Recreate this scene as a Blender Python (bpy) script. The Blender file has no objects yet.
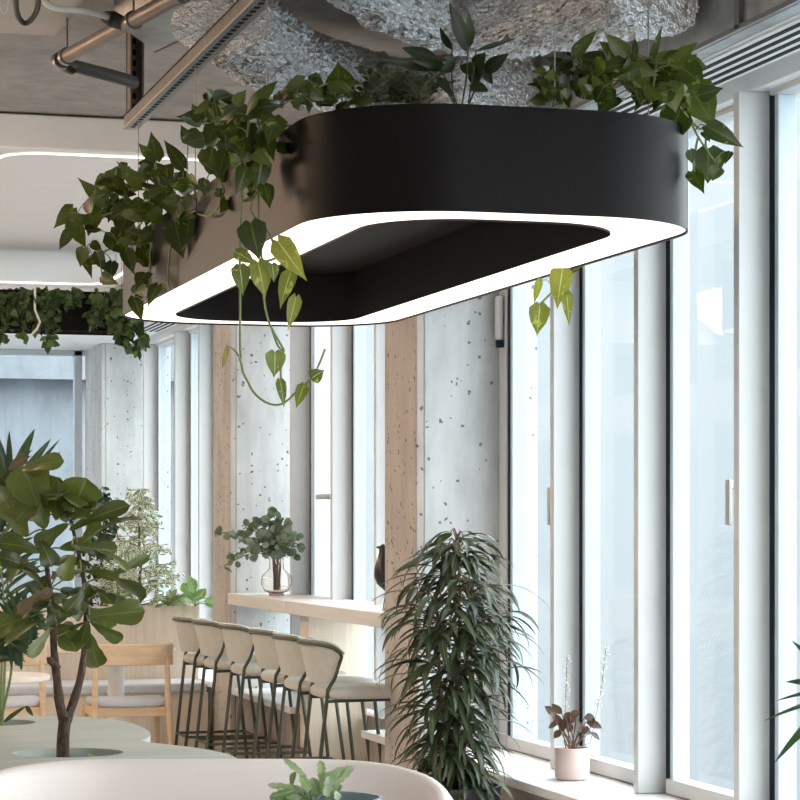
import bpy, bmesh, math, random
from mathutils import Vector, Matrix
random.seed(7)
SC = bpy.context.scene
COL = SC.collection
V = Vector
# ------------------------------------------------------------------ camera, world, lights, exposure
F, HY, H = 2400.0, 525.0, 1.47
TH = math.atan(680.0/2400.0)
CS, SN = math.cos(TH), math.sin(TH)
cam = bpy.data.cameras.new('camera')
cam.sensor_width = 36.0
cam.lens = 36.0*F/800.0
cam.shift_y = 125.0/800.0
cam.clip_end = 200
camo = bpy.data.objects.new('camera', cam)
camo.location = (0, 0, H)
camo.rotation_euler = (math.pi/2, 0, -TH)
COL.objects.link(camo)
SC.camera = camo

w = bpy.data.worlds.new('overcast_sky')
SC.world = w
w.use_nodes = True
bg = w.node_tree.nodes['Background']
bg.inputs[0].default_value = (0.95, 0.98, 1.0, 1)
bg.inputs[1].default_value = 5.0

def area(name, loc, rot, sx, sy, power, col):
    l = bpy.data.lights.new(name, 'AREA')
    l.shape = 'RECTANGLE'; l.size = sx; l.size_y = sy
    l.energy = power; l.color = col
    o = bpy.data.objects.new(name, l)
    o.location = loc; o.rotation_euler = rot
    COL.objects.link(o)
    return o
# warm fill lamps added out of view, for the room-side faces and far end
area('warm_fill_lamp', (-0.9, 11.0, 3.3), (0, math.radians(-35), 0), 0.5, 6.0, 72, (1.0, 0.66, 0.42))
area('warm_fill_lamp', (-0.9, 16.5, 3.2), (0, math.radians(-35), 0), 0.5, 4.0, 55, (1.0, 0.78, 0.58))
VS = SC.view_settings
VS.view_transform = 'Standard'
VS.look = 'None'
VS.gamma = 1.0
VS.use_curve_mapping = False
VS.exposure = 0.32

# ------------------------------------------------------------------ helpers
def at(px, py, Z):
    X = (px-400.0)/F*Z
    return V((X*CS+Z*SN, -X*SN+Z*CS, H+(HY-py)/F*Z))
def atz(px, py, z):
    return at(px, py, F*(z-H)/(HY-py))
CAMP = V((0, 0, H))
RIGHT, FWD = V((CS, -SN, 0)), V((SN, CS, 0))
UP = V((0, 0, 1))

PROF = {
 'heart': [(0, .30), (.05, .70), (.16, 1), (.32, .97), (.52, .76), (.72, .44), (.88, .17), (1, 0)],
 'fiddle': [(0, .10), (.1, .34), (.25, .50), (.4, .55), (.6, .85), (.78, 1), (.9, .86), (.97, .45), (1, 0)],
 'oval': [(0, .05), (.15, .5), (.4, 1), (.6, .95), (.85, .45), (1, 0)],
 'lance': [(0, .05), (.12, .5), (.35, 1), (.6, .8), (.85, .35), (1, 0)],
 'strap': [(0, .3), (.1, .7), (.3, 1), (.6, .85), (.85, .45), (1, .02)],
 'round': [(0, .3), (.12, .7), (.4, 1), (.65, .95), (.88, .6), (1, .1)],
 'frond': [(0, .5), (.1, .8), (.2, .65), (.32, 1), (.45, .7), (.58, 1.1), (.7, .75), (.85, .9), (1, .1)],
}
def prof(s, t):
    P = PROF[s]
    for (a, wa), (b, wb) in zip(P, P[1:]):
        if t <= b:
            k = (t-a)/(b-a)
            k = k*k*(3-2*k) if s in ('heart', 'fiddle', 'round') else k
            return wa+(wb-wa)*k
    return P[-1][1]

class MB:
    def __init__(s):
        s.v = []; s.f = []; s.uv = []
    def face(s, ids, uv=None):
        s.f.append(tuple(ids)); s.uv.append(uv)
    def box(s, x0, x1, y0, y1, z0, z1, M=None):
        b = len(s.v)
        P = [V((x, y, z)) for z in (z0, z1) for y in (y0, y1) for x in (x0, x1)]
        s.v += [(M @ p) if M else p for p in P]
        for q in ((0, 2, 3, 1), (4, 5, 7, 6), (0, 1, 5, 4), (2, 6, 7, 3), (0, 4, 6, 2), (1, 3, 7, 5)):
            s.face([b+i for i in q])
        return s
    def tube(s, pts, r, n=8, closed=False):
        pts = [V(p) for p in pts]
        m = len(pts)
        R = r if isinstance(r, (list, tuple)) else [r]*m
        b0 = len(s.v)
        pn = None
        for i, p in enumerate(pts):
            if closed:
                t = pts[(i+1) % m]-pts[i-1]
            else:
                t = pts[min(i+1, m-1)]-pts[max(i-1, 0)]
            t = t.normalized() if t.length > 1e-9 else V((0, 0, 1))
            if pn is None:
                a = V((0, 0, 1)) if abs(t.z) < .9 else V((1, 0, 0))
                pn = (a-t*a.dot(t)).normalized()
            else:
                pn = pn-t*pn.dot(t)
                pn = pn.normalized() if pn.length > 1e-6 else t.orthogonal().normalized()
            q = t.cross(pn)
            for k in range(n):
                a = 2*math.pi*k/n
                s.v.append(p+(pn*math.cos(a)+q*math.sin(a))*R[i])
        for i in range(m if closed else m-1):
            j = (i+1) % m
            for k in range(n):
                k2 = (k+1) % n
                s.face((b0+i*n+k, b0+i*n+k2, b0+j*n+k2, b0+j*n+k))
        if not closed:
            s.face([b0+k for k in range(n)][::-1])
            s.face([b0+(m-1)*n+k for k in range(n)])
        return s
    def lathe(s, P, c=(0, 0, 0), n=28):
        b0 = len(s.v); m = len(P)
        for r, z in P:
            for k in range(n):
                a = 2*math.pi*k/n
                s.v.append(V((c[0]+r*math.cos(a), c[1]+r*math.sin(a), c[2]+z)))
        for i in range(m-1):
            for k in range(n):
                k2 = (k+1) % n
                s.face((b0+i*n+k, b0+i*n+k2, b0+(i+1)*n+k2, b0+(i+1)*n+k))
        if P[0][0] > 1e-6: s.face([b0+k for k in range(n)][::-1])
        if P[-1][0] > 1e-6: s.face([b0+(m-1)*n+k for k in range(n)])
        return s
    def prism(s, poly, z0, z1):
        b = len(s.v); n = len(poly)
        s.v += [V((p[0], p[1], z0)) for p in poly]+[V((p[0], p[1], z1)) for p in poly]
        s.face([b+i for i in range(n)][::-1]); s.face([b+n+i for i in range(n)])
        for i in range(n):
            j = (i+1) % n
            s.face((b+i, b+j, b+n+j, b+n+i))
        return s
    def grid(s, rows, closed=False):
        b = len(s.v); m = len(rows[0])
        for r in rows: s.v += [V(p) for p in r]
        for i in range(len(rows)-1):
            for k in range(m if closed else m-1):
                k2 = (k+1) % m
                s.face((b+i*m+k, b+i*m+k2, b+(i+1)*m+k2, b+(i+1)*m+k))
        return s
    def leaf(s, b, d, n, L, W, shape, bend=.5, fold=.15, nl=6, cols=3, wave=0):
        d = V(d).normalized(); n = V(n)
        n = n-d*n.dot(d)
        n = n.normalized() if n.length > 1e-5 else d.orthogonal().normalized()
        sd = d.cross(n)
        U = (-1, 0, 1) if cols == 3 else (-1, -.55, 0, .55, 1)
        b0 = len(s.v); p = V(b); ph = random.random()*6.28
        for i in range(nl+1):
            t = i/nl
            a = bend*t
            dd = d*math.cos(a)-n*math.sin(a)
            nn = n*math.cos(a)+d*math.sin(a)
            if i: p = p+dd*(L/nl)
            wd = max(W*.5*prof(shape, t), W*.006)
            for u in U:
                q = p+sd*(u*wd)+nn*(fold*abs(u)*wd)
                if wave: q = q+nn*(wave*W*math.sin(t*9+ph+u*1.7)*abs(u))
                if shape == 'heart' and t < .25: q = q-dd*(L*.11*abs(u)*(1-t/.25))
                s.v.append(q)
        nc = len(U)
        for i in range(nl):
            for k in range(nc-1):
                t0, t1 = i/nl, (i+1)/nl
                u0, u1 = U[k]*.5+.5, U[k+1]*.5+.5
                s.face((b0+i*nc+k, b0+i*nc+k+1, b0+(i+1)*nc+k+1, b0+(i+1)*nc+k), ((u0, t0), (u1, t0), (u1, t1), (u0, t1)))
        return s
    def build(s, name, mat, parent=None, bevel=0, smooth=True, angle=40, seg=2):
        me = bpy.data.meshes.new(name)
        me.from_pydata([tuple(p) for p in s.v], [], s.f)
        if any(u for u in s.uv):
            L = me.uv_layers.new(name='UVMap').data
            k = 0
            for f, u in zip(s.f, s.uv):
                for j in range(len(f)):
                    L[k].uv = u[j] if u else (.5, .5)
                    k += 1
        me.materials.append(mat)
        if smooth:
            me.polygons.foreach_set('use_smooth', [True]*len(me.polygons))
            me.set_sharp_from_angle(angle=math.radians(angle))
        me.update()
        o = bpy.data.objects.new(name, me)
        COL.objects.link(o)
        if parent: o.parent = parent
        if bevel:
            m = o.modifiers.new('edge', 'BEVEL')
            m.width = bevel; m.segments = seg; m.limit_method = 'ANGLE'
            m.harden_normals = False
        return o

def tag(o, label, cat, group=None, kind=None):
    if label: o['label'] = label
    if cat: o['category'] = cat
    if group: o['group'] = group
    if kind: o['kind'] = kind
    return o
def thing(name, label, cat, loc=(0, 0, 0), rz=0, group=None):
    o = bpy.data.objects.new(name, None)
    COL.objects.link(o)
    o.empty_display_size = .1
    o.location = loc; o.rotation_euler = (0, 0, rz)
    return tag(o, label, cat, group)
def wthing(name, label, cat, base, group=None):
    """a thing whose parts are given in world coordinates around its base"""
    o = thing(name, label, cat, base, 0, group)
    return o
def wb(mb, name, mat, parent, **k):
    """build world-space mesh under a parent that sits (unrotated) at its base"""
    l = parent.location.copy()
    pp = parent.parent
    while pp: l += pp.location; pp = pp.parent
    mb.v = [V(p)-l for p in mb.v]
    return mb.build(name, mat, parent, **k)
def struct(name, mb, mat, parent=None, **k):
    o = mb.build(name, mat, parent, **k)
    if parent is None: o['kind'] = 'structure'
    return o
def copy_thing(root, loc, label):
    r = root.copy(); COL.objects.link(r); r.location = loc; r['label'] = label
    for ch in root.children:
        c = ch.copy(); COL.objects.link(c); c.parent = r
        for g in ch.children:
            d = g.copy(); COL.objects.link(d); d.parent = c
    return r
def rrect(x0, x1, y0, y1, r, n=10):
    P = []
    for cx, cy, a0 in ((x1-r, y1-r, 0), (x0+r, y1-r, 90), (x0+r, y0+r, 180), (x1-r, y0+r, 270)):
        for i in range(n+1):
            a = math.radians(a0+90*i/n)
            P.append((cx+r*math.cos(a), cy+r*math.sin(a)))
    return P

def poly_sample(path, k):
    P = [V(p) for p in path]; out = []
    for i in range(len(P)-1):
        p0, p1, p2, p3 = P[max(i-1, 0)], P[i], P[i+1], P[min(i+2, len(P)-1)]
        for q in range(k):
            t = q/k
            out.append(.5*((2*p1)+(p2-p0)*t+(2*p0-5*p1+4*p2-p3)*t*t+(3*p1-p0-3*p2+p3)*t**3))
    out.append(P[-1]); return out

# ------------------------------------------------------------------ materials
def nmat(name):
    m = bpy.data.materials.new(name); m.use_nodes = True
    nt = m.node_tree
    return m, nt, nt.nodes['Principled BSDF'], nt.nodes['Material Output']
def N(nt, t, **kw):
    n = nt.nodes.new(t)
    for k, v in kw.items(): setattr(n, k, v)
    return n
def ramp(nt, fac, stops, interp='LINEAR'):
    r = N(nt, 'ShaderNodeValToRGB')
    r.color_ramp.interpolation = interp
    e = r.color_ramp.elements
    while len(e) < len(stops): e.new(.5)
    for el, (p, c) in zip(e, stops):
        el.position = p; el.color = (*c, 1) if len(c) == 3 else c
    nt.links.new(fac, r.inputs[0])
    return r.outputs[0]
def coords(nt, scale=(1, 1, 1), kind='Object'):
    tc = N(nt, 'ShaderNodeTexCoord'); mp = N(nt, 'ShaderNodeMapping')
    mp.inputs['Scale'].default_value = scale
    nt.links.new(tc.outputs[kind], mp.inputs[0])
    return mp.outputs[0]
def noise(nt, vec, scale, detail=4, rough=.5, dist=0):
    n = N(nt, 'ShaderNodeTexNoise')
    n.inputs['Scale'].default_value = scale; n.inputs['Detail'].default_value = detail
    n.inputs['Roughness'].default_value = rough; n.inputs['Distortion'].default_value = dist
    nt.links.new(vec, n.inputs['Vector'])
    return n.outputs[0]
def mix(nt, fac, a, b, mode='MIX'):
    m = N(nt, 'ShaderNodeMix', data_type='RGBA', blend_type=mode)
    def put(sock, v):
        if hasattr(v, 'links'): nt.links.new(v, sock)
        elif isinstance(v, (int, float)): sock.default_value = v
        else: sock.default_value = (*v, 1)
    put(m.inputs[0], fac); put(m.inputs[6], a); put(m.inputs[7], b)
    return m.outputs[2]
def bump(nt, bsdf, h, strength=.3, dist=.01):
    b = N(nt, 'ShaderNodeBump')
    b.inputs['Strength'].default_value = strength; b.inputs['Distance'].default_value = dist
    nt.links.new(h, b.inputs['Height'])
    nt.links.new(b.outputs[0], bsdf.inputs['Normal'])
def plain(name, col, rough=.5, metal=0, var=.06, scale=6, spec=None):
    m, nt, b, o = nmat(name)
    nz = noise(nt, coords(nt), scale, 3)
    c = ramp(nt, nz, [(.3, [x*(1-var) for x in col]), (.7, [min(1, x*(1+var)) for x in col])])
    nt.links.new(c, b.inputs['Base Color'])
    b.inputs['Roughness'].default_value = rough; b.inputs['Metallic'].default_value = metal
    if spec is not None: b.inputs['Specular IOR Level'].default_value = spec
    return m
def concrete(name, base, pit=.9, stretch=(1, 1, .35)):
    m, nt, b, o = nmat(name)
    v = coords(nt)
    a = noise(nt, coords(nt, stretch), 5, 8, .62)
    c = ramp(nt, a, [(.28, [x*.72 for x in base]), (.5, base), (.72, [min(1, x*1.18) for x in base])])
    stn = noise(nt, coords(nt, (9, 9, .6)), 2, 3)
    c = mix(nt, ramp(nt, stn, [(.45, (0, 0, 0)), (.75, (.5, .5, .5))]), c, [x*.82 for x in base])
    wv = N(nt, 'ShaderNodeVectorMath', operation='ADD')
    nz = N(nt, 'ShaderNodeTexNoise'); nz.inputs['Scale'].default_value = 30
    nt.links.new(v, nz.inputs['Vector'])
    sc = N(nt, 'ShaderNodeVectorMath', operation='SCALE'); sc.inputs['Scale'].default_value = .035
    nt.links.new(nz.outputs['Color'], sc.inputs[0])
    nt.links.new(v, wv.inputs[0]); nt.links.new(sc.outputs[0], wv.inputs[1])
    vo = N(nt, 'ShaderNodeTexVoronoi'); vo.inputs['Scale'].default_value = 36
    nt.links.new(wv.outputs[0], vo.inputs['Vector'])
    big = noise(nt, v, 3.0, 2)
    pr = N(nt, 'ShaderNodeMath', operation='MULTIPLY_ADD')   # pit radius differs from pit to pit
    sv = N(nt, 'ShaderNodeSeparateColor'); nt.links.new(vo.outputs['Color'], sv.inputs[0])
    pb_ = N(nt, 'ShaderNodeMath', operation='MULTIPLY_ADD'); pb_.inputs[1].default_value = -.35
    nt.links.new(big, pb_.inputs[0]); pb_.inputs[2].default_value = .93
    nt.links.new(sv.outputs[0], pr.inputs[0]); pr.inputs[1].default_value = -1.0; nt.links.new(pb_.outputs[0], pr.inputs[2])
    ad = N(nt, 'ShaderNodeMath', operation='ADD')
    nt.links.new(vo.outputs['Distance'], ad.inputs[0]); nt.links.new(pr.outputs[0], ad.inputs[1])
    pm = ramp(nt, ad.outputs[0], [(.06, (1, 1, 1)), (.11, (0, 0, 0))])
    pf = N(nt, 'ShaderNodeMath', operation='MULTIPLY'); pf.inputs[1].default_value = pit
    nt.links.new(pm, pf.inputs[0])
    c = mix(nt, pf.outputs[0], c, [x*.22 for x in base])
    nt.links.new(c, b.inputs['Base Color'])
    b.inputs['Roughness'].default_value = .85
    iv = N(nt, 'ShaderNodeMath', operation='SUBTRACT'); iv.inputs[0].default_value = 1
    nt.links.new(pf.outputs[0], iv.inputs[1])
    bump(nt, b, iv.outputs[0], .5, .006)
    return m
def wood(name, c1, c2, scale=(40, 40, 1.6), rough=.5):
    m, nt, b, o = nmat(name)
    g = noise(nt, coords(nt, scale), 1.0, 5, .6, .4)
    c = ramp(nt, g, [(.3, c1), (.7, c2)])
    nt.links.new(c, b.inputs['Base Color'])
    b.inputs['Roughness'].default_value = rough
    return m
def leafmat(name, cols, vein=None, rough=.38, transl=.25, edge=None, speck=None, vw=.035, speck_lim=(.56, .64)):
    m, nt, b, o = nmat(name)
    geo = N(nt, 'ShaderNodeNewGeometry')
    k = len(cols)
    c = ramp(nt, geo.outputs['Random Per Island'], [(i/(k-1) if k > 1 else 0, q) for i, q in enumerate(cols)])
    nz = noise(nt, coords(nt), 22, 3)
    c = mix(nt, .5, c, ramp(nt, nz, [(.3, (.6, .6, .6)), (.7, (1.25, 1.25, 1.1))]), 'MULTIPLY')
    uv = N(nt, 'ShaderNodeTexCoord'); sp = N(nt, 'ShaderNodeSeparateXYZ')
    nt.links.new(uv.outputs['UV'], sp.inputs[0])
    su = N(nt, 'ShaderNodeMath', operation='SUBTRACT'); su.inputs[1].default_value = .5
    nt.links.new(sp.outputs[0], su.inputs[0])
    ab = N(nt, 'ShaderNodeMath', operation='ABSOLUTE'); nt.links.new(su.outputs[0], ab.inputs[0])
    if speck:
        c = mix(nt, ramp(nt, noise(nt, coords(nt, (1, 1, 1)), 26, 2, .5, 1.2), [(speck_lim[0], (0, 0, 0)), (speck_lim[1], (1, 1, 1))]), c, speck)
    if edge:
        ew = N(nt, 'ShaderNodeMath', operation='ADD')
        e2 = N(nt, 'ShaderNodeMath', operation='MULTIPLY'); e2.inputs[1].default_value = .3
        nt.links.new(noise(nt, coords(nt), 40, 2), e2.inputs[0])
        nt.links.new(ab.outputs[0], ew.inputs[0]); nt.links.new(e2.outputs[0], ew.inputs[1])
        c = mix(nt, ramp(nt, ew.outputs[0], [(.32, (0, 0, 0)), (.38, (1, 1, 1))]), c, edge)
    if vein:
        c = mix(nt, ramp(nt, ab.outputs[0], [(vw*.5, (1, 1, 1)), (vw, (0, 0, 0))]), c, vein)
        # side veins, herringbone
        hv = N(nt, 'ShaderNodeMath', operation='MULTIPLY_ADD'); hv.inputs[1].default_value = -.8
        nt.links.new(ab.outputs[0], hv.inputs[0]); nt.links.new(sp.outputs[1], hv.inputs[2])
        ml = N(nt, 'ShaderNodeMath', operation='MULTIPLY'); ml.inputs[1].default_value = 8
        nt.links.new(hv.outputs[0], ml.inputs[0])
        fr = N(nt, 'ShaderNodeMath', operation='FRACT'); nt.links.new(ml.outputs[0], fr.inputs[0])
        c = mix(nt, ramp(nt, fr.outputs[0], [(.0, (.38, .38, .38)), (.1, (0, 0, 0)), (.92, (0, 0, 0)), (1, (.38, .38, .38))]), c, vein)
    nt.links.new(c, b.inputs['Base Color'])
    b.inputs['Roughness'].default_value = rough
    tr = N(nt, 'ShaderNodeBsdfTranslucent')
    tc = mix(nt, 1.0, c, (1.0, 1.15, .55), 'MULTIPLY')
    nt.links.new(tc, tr.inputs['Color'])
    ms = N(nt, 'ShaderNodeMixShader'); ms.inputs[0].default_value = transl
    nt.links.new(b.outputs[0], ms.inputs[1]); nt.links.new(tr.outputs[0], ms.inputs[2])
    nt.links.new(ms.outputs[0], o.inputs[0])
    return m
def emit(name, col, st):
    m, nt, b, o = nmat(name)
    e = N(nt, 'ShaderNodeEmission')
    e.inputs[0].default_value = (*col, 1); e.inputs[1].default_value = st
    nt.links.new(e.outputs[0], o.inputs[0])
    return m
def glass(name, tint=(.93, .97, .98)):
    m, nt, b, o = nmat(name)
    t = N(nt, 'ShaderNodeBsdfTransparent'); t.inputs[0].default_value = (*tint, 1)
    g = N(nt, 'ShaderNodeBsdfGlossy'); g.inputs['Roughness'].default_value = .02
    lw = N(nt, 'ShaderNodeLayerWeight'); lw.inputs[0].default_value = .5   # facing term, the same from both sides
    pw = N(nt, 'ShaderNodeMath', operation='POWER'); pw.inputs[1].default_value = 5
    fr = N(nt, 'ShaderNodeMath', operation='MULTIPLY_ADD'); fr.inputs[1].default_value = .42; fr.inputs[2].default_value = .025
    nt.links.new(lw.outputs['Facing'], pw.inputs[0]); nt.links.new(pw.outputs[0], fr.inputs[0])
    ms = N(nt, 'ShaderNodeMixShader')
    nt.links.new(fr.outputs[0], ms.inputs[0]); nt.links.new(t.outputs[0], ms.inputs[1]); nt.links.new(g.outputs[0], ms.inputs[2])
    nt.links.new(ms.outputs[0], o.inputs[0])
    return m

M = {}
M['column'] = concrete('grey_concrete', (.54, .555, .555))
M['facing'] = concrete('room_side_tan', (.50, .455, .41))
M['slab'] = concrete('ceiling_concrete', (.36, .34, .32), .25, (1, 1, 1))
M['sillwall'] = concrete('lower_wall_concrete', (.33, .29, .26), .2)
M['outconcrete'] = concrete('outdoor_concrete', (.19, .21, .23), .2)
M['floor'] = concrete('floor_screed', (.68, .65, .61), .1, (1, 1, 1))
M['white'] = plain('white_paint', (.88, .89, .89), .55, 0, .015)
M['raft'] = plain('raft_plaster', (.88, .87, .86), .7, 0, .015)
M['frame'] = plain('white_window_frame', (.65, .66, .665), .4, 0, .015)
M['framebl'] = plain('blue_grey_frame', (.50, .57, .62), .5, 0, .03)
m, nt, b, o = nmat('frosted_vent_flap')
b.inputs['Base Color'].default_value = (.55, .57, .58, 1); b.inputs['Roughness'].default_value = .5
tr = N(nt, 'ShaderNodeBsdfTranslucent'); tr.inputs[0].default_value = (.72, .74, .75, 1)
ms = N(nt, 'ShaderNodeMixShader'); ms.inputs[0].default_value = .75
nt.links.new(b.outputs[0], ms.inputs[1]); nt.links.new(tr.outputs[0], ms.inputs[2]); nt.links.new(ms.outputs[0], o.inputs[0])
M['flap'] = m
M['gasket'] = plain('dark_gasket', (.022, .035, .05), .9, spec=.1)
M['sill'] = plain('white_sill_board', (.83, .83, .81), .35, 0, .02)
M['glass'] = glass('window_glass')
M['handle'] = plain('steel_handle', (.5, .48, .45), .35, .9)
M['black'] = plain('black_planter_coat', (.0055, .0043, .0038), .42, 0, .1, spec=.11)
M['cavity'] = plain('black_inner_coat', (.012, .009, .008), .6, 0, .1, spec=.2)
M['soil'] = plain('potting_soil', (.03, .022, .016), .95, 0, .3, 40)
M['led'] = emit('lamp_diffuser', (1.0, .86, .74), 1.9)
M['cove'] = emit('cove_led', (1.0, .92, .85), 3.0)
M['cable'] = plain('steel_cable', (.25, .25, .25), .4, .8)
M['strut'] = plain('galvanised_channel', (.20, .175, .155), .55, .4, .15, 14)
M['strutlight'] = plain('channel_underside', (.42, .42, .41), .45, .6, .1, 14)
M['slot'] = plain('dark_slot', (.015, .015, .015), .8)
M['pipe'] = plain('bronze_pipe', (.22, .17, .135), .4, .4, .15, 10)
M['pipegrey'] = plain('grey_pipe', (.14, .14, .14), .5, .3, .1)
M['clamp'] = plain('pipe_clamp', (.22, .21, .20), .3, .9)
M['rubber'] = plain('dark_rubber', (.03, .027, .025), .6)
M['beam'] = plain('plaster_beam', (.58, .52, .46), .8, 0, .06, 3)
M['whitecord'] = plain('white_cord', (.7, .68, .66), .5)
m, nt, b, o = nmat('galvanised_sheet')
c = ramp(nt, noise(nt, coords(nt), 7, 5, .6), [(.3, (.30, .30, .29)), (.55, (.46, .46, .45)), (.75, (.56, .55, .53))])
nt.links.new(c, b.inputs['Base Color']); b.inputs['Metallic'].default_value = .75; b.inputs['Roughness'].default_value = .42
M['galv'] = m
m, nt, b, o = nmat('crinkled_foil')
c = ramp(nt, noise(nt, coords(nt), 14, 6, .7), [(.3, (.62, .52, .43)), (.45, (.86, .84, .82)), (.7, (.95, .96, .98))])
nt.links.new(c, b.inputs['Base Color']); b.inputs['Metallic'].default_value = .82; b.inputs['Roughness'].default_value = .2
bump(nt, b, noise(nt, coords(nt, (1, .6, 1)), 45, 4, .6, .6), .7, .03)
M['foil'] = m
M['lightwood'] = wood('pale_oak', (.70, .60, .48), (.82, .73, .61))
M['lightwoodh'] = wood('pale_oak_along', (.70, .60, .50), (.80, .72, .63), (1.6, 40, 40))
M['countertop'] = wood('pale_oak_worktop', (.70, .64, .58), (.78, .73, .68), (30, 1.4, 30), .4)
M['chairwood'] = wood('beech', (.62, .42, .25), (.76, .56, .37), (5, 25, 25))
M['cushion'] = plain('light_grey_cushion', (.60, .62, .66), .9, 0, .05, 30)
M['stoolfab'] = plain('beige_grey_upholstery', (.54, .53, .475), .85, 0, .05, 30)
M['stooltube'] = plain('dark_olive_tube', (.062, .068, .047), .4, .2)
m, nt, b, o = nmat('grey_green_stain')
c = ramp(nt, noise(nt, coords(nt, (1.2, 12, 12)), 1.5, 5, .6, .6), [(.3, (.34, .365, .325)), (.7, (.48, .50, .445))])
nt.links.new(c, b.inputs['Base Color']); b.inputs['Roughness'].default_value = .45
M['tabletop'] = m
M['tableedge'] = plain('pale_green_table_drum', (.45, .53, .52), .5)
M['sofa'] = plain('blush_leather', (.78, .70, .66), .5, 0, .02)
M['bowl'] = plain('blue_grey_glaze', (.20, .28, .33), .2)
M['pink'] = plain('blush_ceramic', (.78, .60, .55), .5, 0, .02)
M['darkpot'] = plain('charcoal_pot', (.03, .03, .032), .5)
m, nt, b, o = nmat('clear_vase_glass')
b.inputs['Base Color'].default_value = (1, .97, .95, 1)
b.inputs['Transmission Weight'].default_value = 1.0; b.inputs['Roughness'].default_value = .01; b.inputs['IOR'].default_value = 1.35
M['vase'] = m
M['vasebase'] = plain('pinkish_glass_foot', (.55, .38, .32), .25)
M['bird'] = plain('black_brown_lacquer', (.022, .016, .014), .3, 0, .3)
m, nt, b, o = nmat('tree_bark')
bn = noise(nt, coords(nt, (1, 1, .28)), 90, 6, .7, .8)
c = ramp(nt, bn, [(.32, (.022, .013, .009)), (.5, (.075, .043, .027)), (.72, (.20, .125, .08))])
nt.links.new(c, b.inputs['Base Color']); b.inputs['Roughness'].default_value = .9
bump(nt, b, bn, 1.0, .012)
M['bark'] = m
M['stem'] = plain('green_stem', (.16, .19, .06), .5)
M['brownstem'] = plain('brown_stem', (.16, .09, .05), .6)
M['lilystem'] = plain('dark_lily_stem', (.045, .05, .022), .5)
M['cane'] = plain('bamboo_cane', (.50, .38, .22), .6)
M['pothos'] = leafmat('pothos_leaf', [(.028, .040, .009), (.056, .080, .013), (.115, .145, .025)], (.13, .16, .04), .33, .3, speck=(.22, .28, .07), speck_lim=(.63, .70))
M['pothosbright'] = leafmat('young_pothos_leaf', [(.12, .16, .028), (.26, .255, .045), (.07, .105, .02)], (.42, .48, .18), transl=.4, speck=(.45, .42, .12), speck_lim=(.60, .70))
M['lily'] = leafmat('lily_leaf', [(.018, .028, .012), (.035, .05, .018)], (.05, .07, .03))
M['fiddle'] = leafmat('fiddle_leaf', [(.042, .056, .013), (.075, .098, .02), (.13, .15, .032), (.07, .08, .026)], (.16, .18, .065), .33)
M['fiddlepale'] = leafmat('dusty_fiddle_leaf', [(.11, .08, .045), (.16, .11, .06)], (.2, .15, .1), .5)
M['alii'] = leafmat('long_ficus_leaf', [(.022, .034, .018), (.042, .060, .030), (.070, .092, .045)], (.10, .13, .07), .32, .12, vw=.08)
M['varieg'] = leafmat('variegated_leaf', [(.10, .17, .07), (.20, .28, .12)], None, .45, .1, edge=(.80, .83, .72))
M['darkleaf'] = leafmat('dark_small_leaf', [(.02, .045, .022), (.06, .11, .05)], None, .4)
M['lush'] = leafmat('lush_leaf', [(.14, .27, .08), (.24, .38, .13), (.3, .42, .2)], (.45, .55, .3), .4)
M['palmleaf'] = leafmat('palm_leaf', [(.018, .042, .018), (.045, .085, .03)], (.08, .12, .05), .4)
M['euca'] = leafmat('eucalyptus_leaf', [(.08, .12, .07), (.17, .22, .16), (.32, .38, .33)], None, .55)
M['maroon'] = leafmat('maroon_leaf', [(.07, .035, .035), (.14, .07, .065), (.10, .09, .06)], (.2, .1, .1), .4)
M['flower'] = plain('white_floret', (.80, .80, .70), .7)
M['paleleaf'] = leafmat('pale_fern_leaf', [(.16, .24, .10), (.32, .40, .22), (.42, .50, .36)], (.40, .45, .25), .4)
M['ivy'] = leafmat('ivy_leaf', [(.02, .04, .015), (.05, .09, .025), (.13, .19, .06)], None, .45)
M['fern'] = leafmat('fern_leaf', [(.03, .04, .018), (.06, .075, .03)], None, .5)

# ------------------------------------------------------------------ setting
struct('floor', MB().box(-4, 3.5, -4, 21, -.12, 0), M['floor'])
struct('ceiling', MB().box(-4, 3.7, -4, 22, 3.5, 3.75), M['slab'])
struct('wall_left', MB().box(-4.15, -4, -4, 21, 0, 3.5), M['raft'])
struct('wall_back', MB().box(-4.15, 0.6, -4.15, -4, 0, 3.5), M['raft'])
struct('wall_far', MB().box(-4, 1.2, 20.6, 20.8, 0, 2.976), M['white'])
XG = 3.45
# columns
for i, (y0, y1) in enumerate(((10.45, 10.99), (14.58, 15.12), (19.8, 20.7))):
    zc_ = 2.99 if i < 2 else 2.976
    co = struct('wall_column', MB().box(3.075, 3.62, y0, y1, 0, zc_), M['column'], bevel=.006)
    struct('room_side_layer', MB().box(3.038, 3.074, y0+.0, y1, 0, zc_), M['facing'] if i < 2 else M['column'], co, bevel=.006)  # tan layer added to warm the room side beyond what the lamps give
struct('wall_right', MB().box(3.08, 3.44, -4, 11.46, 0, .42).box(3.44, 3.60, -4, 19.8, 0, .42).box(3.08, 3.44, 12.985, 19.8, 0, .42), M['sillwall'])
for k, (a, b_) in enumerate(((-3.9, 10.445), (10.995, 11.46), (12.985, 14.575), (15.125, 19.795))):
    struct('trim_%d' % (k+1), MB().box(3.045, 3.52, a, b_, .421, .457), M['sill'], bevel=.004)
# ceiling drop by the windows
c = MB()
c.box(3.06, 3.30, -4, 20.6, 2.976, 3.49)
struct('ceiling_soffit', c, M['white'], bevel=.004)
struct('ceiling_pocket', MB().box(3.30, 3.40, -4, 20.6, 3.06, 3.49), M['white'])
struct('trim_5', MB().box(3.37, 3.58, -4, 20.6, 2.944, 3.05), M['white'], bevel=.003)
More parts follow.
